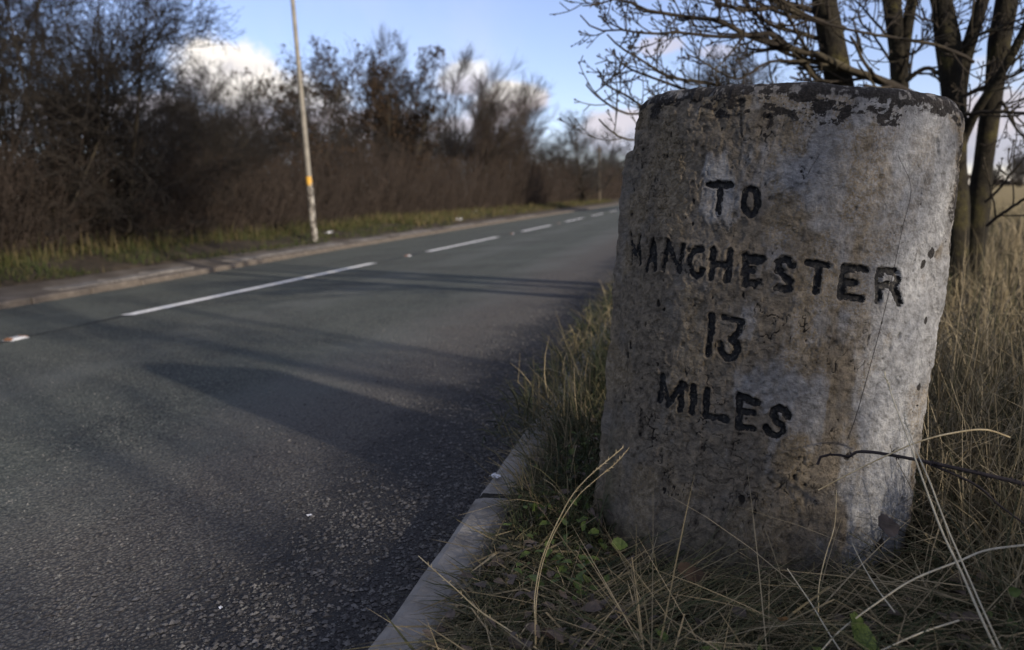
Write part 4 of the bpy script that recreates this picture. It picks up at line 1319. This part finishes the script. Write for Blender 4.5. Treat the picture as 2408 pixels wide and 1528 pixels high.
# bare shrubs on the same verge beside and behind the camera: they throw the broken shade on stone and road
for i, (kind, x, y, sc, rot, lb) in enumerate(SHADE):
    copy_tree((h3, h4)[i % 2] if kind == 's' else h5, (x, y, 0.0), rot, sc, lb, 'bare shrubs on the near verge outside the picture')

# ------------------------------------------------------------------ grass


def blades(base, az, L, lean, bend, w, tint, S=5, g=rng, twist=0.5):
    n = len(base)
    t = np.linspace(0, 1, S)
    a = lean[:, None] + bend[:, None] * t[None, :]
    kink = np.where((g.random(n) < 0.35)[:, None] & (t[None, :] > g.uniform(0.25, 0.8, n)[:, None]), g.uniform(0.5, 1.5, n)[:, None], 0.0)
    a = np.clip(a + kink, -2.0, 2.2)
    st = (L / (S - 1))[:, None]
    hx = np.concatenate([np.zeros((n, 1)), np.cumsum(np.sin(a[:, :-1]) * st, 1)], 1)
    hz = np.concatenate([np.zeros((n, 1)), np.cumsum(np.cos(a[:, :-1]) * st, 1)], 1)
    az2 = az[:, None] + twist * g.normal(0, 0.25, (n, 1)) * t[None, :]
    P = np.stack([base[:, None, 0] + hx * np.cos(az2), base[:, None, 1] + hx * np.sin(az2), base[:, None, 2] + hz], -1)
    P[:, :, 2] = np.maximum(P[:, :, 2], base[:, None, 2] + 0.004 + 0.02 * g.random((n, 1)))
    sd = az + math.pi / 2 + g.normal(0, 0.5, n)
    side = np.stack([np.cos(sd), np.sin(sd), g.normal(0, 0.35, n)], -1)[:, None, :]
    ww = (w[:, None] * np.sqrt(np.clip(1 - t, 0.02, 1))[None, :] * 0.5)[..., None]
    V_ = np.stack([P - side * ww, P + side * ww], 2)                 # n,S,2,3
    idx = np.arange(n * S * 2).reshape(n, S, 2)
    Q_ = np.stack([idx[:, :-1, 0], idx[:, :-1, 1], idx[:, 1:, 1], idx[:, 1:, 0]], -1).reshape(-1, 4)
    tt = np.repeat(np.clip(tint, 0, 1), S * 2)
    return V_.reshape(-1, 3), Q_, tt


def in_stone(x, y):
    return (np.abs(x - 0.13 - 0.0) < 0.335) & (y > 1.64 + 0.9 * (x - 0.12) ** 2) & (y < 1.98)


def tuft_field(name, specs, label, mat, kind_cat='grass'):
    Vs, Qs, Ts, off = [], [], [], 0
    for V_, Q_, t_ in specs:
        Vs.append(V_); Qs.append(Q_ + off); Ts.append(t_); off += len(V_)
    o = link(name, mesh_np(name, np.concatenate(Vs), [np.concatenate(Qs)], mat, smooth=False, attrs={'tint': np.concatenate(Ts)}))
    tag(o, label, kind_cat, kind='stuff')
    return o


def patch(n, xr, yr, Lr, lean, bend, wr, tint, seed, azf=None, zoff=0.0, yexp=1.0, S=5, dens=None, side=verge_right, twist=0.5):
    g = np.random.default_rng(seed)
    x = g.uniform(xr[0], xr[1], n); y = yr[0] + (yr[1] - yr[0]) * g.random(n) ** yexp
    keep = ~in_stone(x, y)
    if dens is not None:
        keep &= g.random(n) < dens(x, y)
    x, y = x[keep], y[keep]
    n = len(x)
    clump = fbm(np.stack([x * 3.5, y * 3.5, 0 * x + seed], -1), 3)
    az = g.uniform(0, 2 * math.pi, n) if azf is None else azf(x, y, g)
    L = g.uniform(Lr[0], Lr[1], n) * (0.55 + 0.9 * clump)
    b = np.stack([x, y, side(x, y) - 0.01 + zoff], -1)
    ti = g.normal(tint[0], tint[1], n) + 0.5 * (clump - 0.5)
    wr = (wr[0] * 1.05, wr[1] * 1.3)
    return blades(b, az, L, g.normal(lean[0], lean[1], n), g.normal(bend[0], bend[1], n), g.uniform(wr[0], wr[1], n), ti, S, g, twist)


def combed(x, y, g):       # grass before the stone lies combed to the right and away
    return g.normal(0.35, 0.45, len(x)) + np.where(g.random(len(x)) < 0.25, math.pi, 0)


near = [
    # short dark turf from the kerb to the stone
    patch(8000, (-0.43, 0.35), (0.85, 2.4), (0.03, 0.09), (0.6, 0.4), (0.7, 0.5), (0.0016, 0.0030), (0.24, 0.14), 11),
    # long matted grass lying before the stone
    patch(8500, (-0.25, 1.25), (0.90, 1.58), (0.14, 0.36), (1.42, 0.15), (0.22, 0.16), (0.0016, 0.0036), (0.40, 0.2), 12, azf=combed, zoff=0.015, twist=0.2),
    patch(1500, (-0.1, 1.3), (0.90, 1.5), (0.14, 0.40), (1.30, 0.25), (0.3, 0.25), (0.0014, 0.0028), (0.74, 0.15), 13, zoff=0.02, twist=0.2),
    patch(2000, (-0.42, 0.1), (0.9, 1.6), (0.05, 0.16), (1.0, 0.35), (0.6, 0.5), (0.0012, 0.0022), (0.55, 0.2), 14),
    # flattened dead thatch under it all
    patch(21000, (-0.46, 1.9), (0.88, 2.3), (0.05, 0.17), (1.42, 0.2), (0.15, 0.15), (0.0025, 0.0052), (0.64, 0.17), 41, zoff=0.006, S=4, twist=0.3),
    # clumps spilling over the kerb beyond the near stones
    patch(5600, (-0.66, -0.12), (2.35, 7.5), (0.05, 0.19), (0.75, 0.4), (0.95, 0.6), (0.0022, 0.0050), (0.33, 0.2), 42, azf=lambda x, y, g: g.normal(math.pi, 1.2, len(x)), zoff=0.01),
    patch(600, (-0.60, -0.15), (2.5, 4.4), (0.16, 0.36), (0.2, 0.3), (0.9, 0.6), (0.0022, 0.0042), (0.70, 0.12), 43, dens=lambda x, y: sstep(fbm(np.stack([x * 6, y * 4, 0 * x], -1), 2), 0.42, 0.6)),
    # tufts between the kerb and the left side of the stone, leaning to the road
    patch(2600, (-0.44, -0.12), (1.8, 4.2), (0.09, 0.27), (0.35, 0.35), (0.9, 0.6), (0.0018, 0.0036), (0.56, 0.16), 15, azf=lambda x, y, g: g.normal(math.pi, 0.9, len(x)), dens=lambda x, y: sstep(fbm(np.stack([x * 5, y * 3, 0 * x], -1), 2), 0.38, 0.6)),
    patch(7000, (-0.44, -0.1), (1.7, 7.0), (0.06, 0.2), (0.4, 0.35), (0.8, 0.5), (0.002, 0.004), (0.26, 0.14), 16),
    # right of the stone: tangled dry grass
    patch(12000, (0.50, 2.0), (1.35, 3.4), (0.14, 0.42), (0.55, 0.55), (0.7, 0.7), (0.0014, 0.0036), (0.70, 0.18), 17),
    patch(5500, (0.52, 1.9), (1.15, 2.8), (0.14, 0.44), (1.05, 0.4), (0.5, 0.4), (0.0014, 0.003), (0.52, 0.2), 18),
    patch(4200, (0.40, 1.5), (1.1, 2.4), (0.04, 0.13), (0.7, 0.5), (0.6, 0.5), (0.0018, 0.0036), (0.30, 0.15), 19),
]
tuft_field('verge_grass', near, 'matted dark and straw-coloured grass around the milestone foot', M['grass'])
mid = [
    patch(16000, (0.3, 4.6), (3.0, 9.0), (0.16, 0.46), (0.6, 0.55), (0.75, 0.7), (0.003, 0.0055), (0.72, 0.18), 23),
    patch(6000, (-0.45, 0.8), (2.1, 9.0), (0.07, 0.21), (0.6, 0.45), (0.8, 0.6), (0.003, 0.005), (0.36, 0.2), 24),
    patch(9000, (-0.4, 6.5), (9.0, 40.0), (0.2, 0.55), (0.3, 0.35), (0.7, 0.6), (0.006, 0.014), (0.66, 0.15), 25, yexp=1.8, S=4),
    patch(9000, (1.0, 4.2), (-2.6, 1.25), (0.2, 0.6), (0.35, 0.35), (0.7, 0.6), (0.003, 0.0055), (0.68, 0.15), 27, dens=lambda x, y: (x > 0.62 + 0.40 * np.maximum(y, 0)) * 1.0),
    patch(2500, (-0.4, 2.5), (-3.0, 0.8), (0.1, 0.22), (0.5, 0.35), (0.8, 0.6), (0.003, 0.005), (0.5, 0.2), 26, S=4, dens=lambda x, y: np.where(np.hypot(x, y) > 0.7, 1.0, 0.0)),
]
tuft_field('dry_grass', mid, 'tall straw-coloured dry grass on the verge behind and right of the milestone', M['grass'])


def left_tint(x, y):
    return 0


lv = [
    patch(17000, (-10.2, -8.0), (4.5, 26.0), (0.05, 0.20), (0.4, 0.4), (0.7, 0.5), (0.006, 0.012), (0.26, 0.30), 31, yexp=1.3, S=3, side=verge_left, dens=lambda x, y: sstep(fbm(np.stack([x * 1.6, y * 0.9, 0 * x], -1), 3) + 0.12 * sstep(-x, 8.1, 9.2) - 0.03, 0.44, 0.58)),
    patch(7000, (-11.0, -8.6), (24.0, 90.0), (0.1, 0.35), (0.3, 0.3), (0.6, 0.5), (0.014, 0.03), (0.62, 0.22), 32, yexp=1.5, S=3, side=verge_left),
    patch(5000, (-10.6, -9.3), (5.0, 26.0), (0.12, 0.4), (0.3, 0.3), (0.6, 0.5), (0.007, 0.012), (0.55, 0.25), 33, S=4, side=verge_left),
]
tuft_field('far_verge_grass', lv, 'yellow-green grass strip between the far kerb and the hedge', M['far_grass'])

# ------------------------------------------------------------------ single stalks, twigs, leaves and litter


def stalk(name, lines, rad, mat, label, cat, spike=0.0, seed=0, spike_r=0.0022):
    g = np.random.default_rng(seed)
    root = None
    for li, pts in enumerate(lines):
        pl = resample(pts, 26)
        if root is None:
            org = pl[-1].copy()
            root = tag(empty(name, tuple(float(v) for v in org)), label, cat)
        rr_ = np.linspace(rad * 0.55, rad, 26) * (0.8 if li else 1)
        Vb, Qb = tubes((pl - org)[None], rr_[None], 6)
        link('stem', mesh_np('stem', Vb, [Qb], mat), root)
        if spike:
            k = 20
            t = g.random(k) * spike
            p, tan, _ = interp_line(np.repeat((pl - org)[None], k, 0), np.repeat(rr_[None], k, 0), t)
            d = unit(-tan + g.normal(0, 0.45, (k, 3)))
            P = np.stack([p, p + d * 0.003, p + d * 0.007], 1)
            Vs_, Qs_ = tubes(P, np.tile([spike_r * 0.5, spike_r, spike_r * 0.2], (k, 1)), 4)
            link('seed_head', mesh_np('seed_head', Vs_, [Qs_], mat), root)['kind'] = 'stuff'
    return root


def pz(pts, ax, bx, ay, by, y0, y1):
    n = len(pts)
    return [on_y(ax + bx * a, ay + by * b, y0 + (y1 - y0) * i / (n - 1)) for i, (a, b) in enumerate(pts)]


z7 = lambda pts, y0, y1: pz(pts, 764, 0.4, 917, 0.4, y0, y1)
z6 = lambda pts, y0, y1: pz(pts, 1375, 0.429, 955, 0.429, y0, y1)
stalk('grass_stalk', [z7([(1755, 335), (1690, 390), (1560, 500), (1460, 610), (1390, 730), (1310, 900), (1260, 1050), (1232, 1230), (1235, 1350), (1238, 1560)], 1.30, 1.20),
                      z7([(1780, 350), (1710, 430), (1600, 520), (1490, 620), (1400, 750), (1330, 880), (1272, 1050), (1242, 1250), (1243, 1400), (1242, 1560)], 1.32, 1.21)], 0.0011, M['straw'],
      'golden pair of arching grass stalks at the left front of the milestone', 'grass stalk', spike=0.34, seed=1, spike_r=0.00055)
stalk('grass_stalk', [z7([(550, 975), (650, 1065), (770, 1170), (900, 1290), (1050, 1390), (1230, 1510), (1300, 1570)], 1.30, 1.18)], 0.0015, M['straw'],
      'single straw seed head leaning out over the near kerb', 'grass stalk', spike=0.62, seed=2, spike_r=0.0009)
stalk('grass_stalk', [z6([(1640, -190), (1700, -10), (1780, 200), (1870, 450), (1960, 690), (2060, 900), (2160, 1130), (2275, 1380)], 1.42, 1.20),
                      z6([(1745, 40), (1800, 200), (1885, 400), (1985, 660), (2080, 880), (2190, 1130), (2305, 1380)], 1.43, 1.20)], 0.0019, M['straw_pale'],
      'long pale pair of straws slanting down before the right side of the milestone', 'grass stalk', spike=0.10, seed=3, spike_r=0.0010)
stalk('grass_stalk', [z6([(1280, 460), (1500, 345), (1700, 250), (1830, 195), (2000, 150), (2190, 128), (2330, 170)], 1.46, 1.52)], 0.0019, M['straw'],
      'straw blade arching across the lower right of the milestone above the dark bramble', 'grass stalk')
stalk('grass_stalk', [z6([(1290, 1350), (1400, 1230), (1600, 1080), (1800, 950), (2050, 850), (2200, 790), (2420, 760)], 1.17, 1.38)], 0.0019, M['straw_pale'],
      'long pale straw lying across the grass at the lower right', 'grass stalk')
stalk('grass_stalk', [z6([(1600, 1350), (1850, 1240), (2050, 1175)], 1.18, 1.26)], 0.0017, M['straw_pale'],
      'short pale straw in the lower right corner beside the green leaf', 'grass stalk')
stalk('grass_stalk', [z6([(1110, 890), (1240, 1080), (1330, 1230), (1420, 1370)], 1.33, 1.19)], 0.0013, M['straw_pale'], 'thin pale straw slanting down before the milestone foot', 'grass stalk')
stalk('grass_stalk', [z6([(1465, 750), (1530, 880), (1610, 1010), (1700, 1130)], 1.42, 1.28)], 0.0012, M['straw_pale'], 'thin broken straw right of the milestone foot', 'grass stalk')
stalk('grass_stalk', [z6([(1380, 460), (1370, 650), (1320, 820), (1285, 980), (1280, 1130)], 1.47, 1.33)], 0.0011, M['straw'], 'thin upright straw before the lower middle of the milestone', 'grass stalk')
stalk('grass_stalk', [pz([(1720, -300), (1790, -130), (1740, 100), (1640, 560), (1500, 1080), (1440, 1250)], 1375, 0.429, 497, 0.429, 1.50, 1.46)], 0.0007, M['bramble'],
      'hair-thin dark grass stem crossing the letter R', 'grass stalk')

brm = [on_y(a, b, y) for a, b, y in [(1922, 1092, 1.50), (1928, 1075, 1.50), (1962, 1068, 1.50), (1996, 1074, 1.50), (2012, 1063, 1.50), (2060, 1064, 1.49), (2175, 1085, 1.47), (2290, 1110, 1.45), (2408, 1138, 1.43), (2520, 1170, 1.41)]]
root = stalk('bramble_stem', [brm], 0.0046, M['bramble'], 'dark arching bramble stem reaching in from the right before the milestone', 'bramble')
sh = resample([on_y(a, b, y) for a, b, y in [(2176, 1086, 1.47), (2260, 1122, 1.46), (2310, 1150, 1.45), (2350, 1188, 1.44), (2430, 1246, 1.42)]], 14)
Vb, Qb = tubes((sh - np.array(root.location))[None], np.linspace(0.0026, 0.0016, 14)[None], 5)
link('side_shoot', mesh_np('side_shoot', Vb, [Qb], M['bramble']), root)
gg = np.random.default_rng(4)
bl_ = resample(brm, 40) - np.array(root.location)
tp, tt_, _ = interp_line(np.repeat(bl_[None], 30, 0), np.full((30, 40), 0.004), gg.random(30))
td = unit(np.cross(tt_, gg.normal(size=(30, 3))))
Vt_, Qt_ = tubes(np.stack([tp, tp + td * 0.0065, tp + td * 0.009 + tt_ * 0.002], 1), np.tile([0.0022, 0.0011, 0.0003], (30, 1)), 4)
link('thorns', mesh_np('thorns', Vt_, [Qt_], M['bramble']), root)['kind'] = 'stuff'


def leaf(name, loc, size, rot, mat, label, lobes=0.0, curl=0.3, width=0.5, seed=0, n=14):
    g = np.random.default_rng(seed)
    V_, F_ = [], []
    t = np.linspace(0, 1, n)
    wv = width * np.sin(math.pi * t ** 0.75) ** 0.8 * (1 + lobes * np.abs(np.sin(t * math.pi * 4.5)) - lobes * 0.5) + 0.01
    for i in range(n):
        x = (t[i] - 0.5)
        z = curl * (x * x) + 0.02 * g.normal()
        for s in (-1, -0.5, 0, 0.5, 1):
            V_.append((x, s * wv[i], z + abs(s) * wv[i] * 0.45 + 0.015 * g.normal() * abs(s)))
    for i in range(n - 1):
        for k in range(4):
            a = i * 5 + k
            F_.append((a, a + 1, a + 6, a + 5))
    V_ = np.array(V_) * size
    me = mesh_np(name, V_, [F_], mat)
    o = link(name, me, None, tuple(float(v) for v in loc))
    o.rotation_euler = rot
    tag(o, label, 'leaf')
    return o


L6 = lambda a, b, y: on_y(1375 + 0.429 * a, 955 + 0.429 * b, y)
leaf('green_leaf', L6(1500, 1255, 1.22), 0.072, (0.9, 0.1, 1.1), M['green_leaf'], 'lobed green leaf in the grass at the bottom right', 0.35, 0.3, 0.42, 1)
leaf('dry_leaf', L6(1080, 1175, 1.24), 0.026, (0.6, 0.5, 2.2), M['rust_leaf'], 'small curled orange-brown dry leaf at the bottom centre', 0.0, 0.8, 0.22, 2)
leaf('dry_leaf', L6(620, 1190, 1.25), 0.030, (0.5, 0.6, 1.3), M['dead_leaf'], 'pale grey curled dead leaf in the matted grass before the milestone', 0.1, 0.8, 0.3, 3)
leaf('dry_leaf', on_y(764 + .4 * 1390, 917 + .4 * 1210, 1.30), 0.036, (0.7, 0.3, 1.5), M['dead_leaf'], 'grey-brown dead leaf standing in the grass left of the milestone foot', 0.0, 0.5, 0.28, 4)
leaf('dry_leaf', on_y(764 + .4 * 1340, 917 + .4 * 1445, 1.23), 0.045, (0.2, 0.2, 0.1), M['leaf_litter'], 'dark fallen leaf at the bottom edge below the milestone', 0.0, 0.4, 0.25, 5)
leaf('dry_leaf', L6(1650, 665, 1.47), 0.05, (0.8, 0.2, 0.5), M['dead_leaf'], 'brown dead leaf against the lower right corner of the milestone', 0.2, 0.7, 0.42, 6)
leaf('green_leaf', L6(2350, 1020, 1.30), 0.026, (0.9, 0.0, 0.4), M['green_leaf'], 'small yellow-green leaf near the right edge', 0.1, 0.5, 0.3, 7)
leaf('green_leaf', L6(190, 760, 1.58), 0.036, (0.8, 0.2, 0.2), M['green_leaf'], 'small green leaf by the left foot of the milestone', 0.2, 0.4, 0.35, 8)
leaf('dry_leaf', L6(580, 930, 1.46), 0.06, (0.4, 0.2, 0.2), M['leaf_litter'], 'brown crumpled leaf at the foot of the milestone front', 0.2, 0.8, 0.35, 9)


def leaf_scatter(name, n, spots, size, mat, label, cat, seed, up=0.6):
    g = np.random.default_rng(seed)
    k = g.integers(0, len(spots), n)
    c = np.array(spots)[k]
    x = c[:, 0] + g.normal(0, 1, n) * c[:, 2]; y = c[:, 1] + g.normal(0, 1, n) * c[:, 3]
    keep = ~in_stone(x, y) & (x > -0.46)
    x, y = x[keep], y[keep]; n = len(x)
    p = np.stack([x, y, verge_right(x, y) + g.uniform(0.01, 0.06, n)], 1)
    d = unit(np.stack([g.normal(size=n), g.normal(size=n), g.uniform(-0.2, up, n)], 1))
    s_ = unit(np.cross(d, np.array([0, 0, 1.0])) + 0.3 * g.normal(size=(n, 3)))
    nn = np.cross(s_, d)
    L = g.uniform(size[0], size[1], n)[:, None]
    rows = []
    for t, w_ in ((0.0, 0.04), (0.28, 0.30), (0.6, 0.27), (1.0, 0.03)):
        m_ = p + d * L * t - nn * L * 0.25 * t * t
        rows += [m_ - s_ * L * w_ + nn * L * w_ * 0.4, m_, m_ + s_ * L * w_ + nn * L * w_ * 0.4]
    V_ = np.stack(rows, 1).reshape(-1, 3)
    q = np.array([(r * 3 + j, r * 3 + j + 1, r * 3 + j + 4, r * 3 + j + 3) for r in range(3) for j in range(2)])
    Q_ = (q[None] + (np.arange(n) * 12)[:, None, None]).reshape(-1, 4)
    tag(link(name, mesh_np(name, V_, [Q_], mat)), label, cat, kind='stuff')


leaf_scatter('fallen_leaves', 420, [(-0.2, 1.25, 0.15, 0.25), (0.4, 1.3, 0.35, 0.2), (0.75, 1.7, 0.3, 0.4), (-0.3, 2.2, 0.1, 0.4)], (0.018, 0.045), M['dead_leaf'], 'curled brown dead leaves caught in the grass around the milestone', 'leaves', 61, 0.3)
leaf_scatter('low_weeds', 330, [(-0.30, 1.75, 0.07, 0.10), (-0.26, 1.5, 0.05, 0.06), (-0.36, 2.2, 0.06, 0.15), (0.62, 1.28, 0.08, 0.06), (0.1, 1.15, 0.1, 0.05)], (0.014, 0.034), M['green_leaf'], 'small green weed leaves low in the dark grass by the milestone', 'weeds', 62, 0.9)


def scrap(loc, size, label, seed, cat='litter'):
    g = np.random.default_rng(seed)
    k = 5
    xs = np.linspace(-0.5, 0.5, k)
    V_ = np.array([(x + g.normal(0, .05), y * 0.7 + g.normal(0, .05), 0.12 + abs(g.normal(0, .2))) for x in xs for y in xs]) * size
    F_ = [(i * k + j, i * k + j + 1, (i + 1) * k + j + 1, (i + 1) * k + j) for i in range(k - 1) for j in range(k - 1)]
    o = link('litter_scrap', mesh_np('litter_scrap', V_, [F_], M['plastic'], smooth=False), None, tuple(float(v) for v in loc))
    o.rotation_euler[2] = g.random() * 6
    tag(o, label, cat)


p = on_z(727, 1212, -0.08); scrap((p[0], p[1], road_z(p[0]) + 0.001), 0.014, 'small white scrap of litter on the near lane', 1)
p = on_z(1113, 503, 0.0); scrap(p - np.array([0, 0, .05]), 0.42, 'white crumpled litter on the far verge at the hedge foot', 2)
p = on_z(1080, 518, -0.05); scrap(p - np.array([0, 0, .03]), 0.25, 'smaller white scrap of litter on the far verge', 3)
p = on_z(775, 548, 0.0); scrap(p - np.array([0, 0, .03]), 0.18, 'white scrap of litter beside the lamp post foot', 4)
p = on_z(1165, 1126, 0.0); scrap((p[0], p[1], 0.002), 0.03, 'white scrap lying on the near kerb', 5)
p = on_z(520, 1440, -0.09); scrap((p[0], p[1], road_z(p[0])), 0.010, 'tiny white scrap near the bottom of the road', 7)
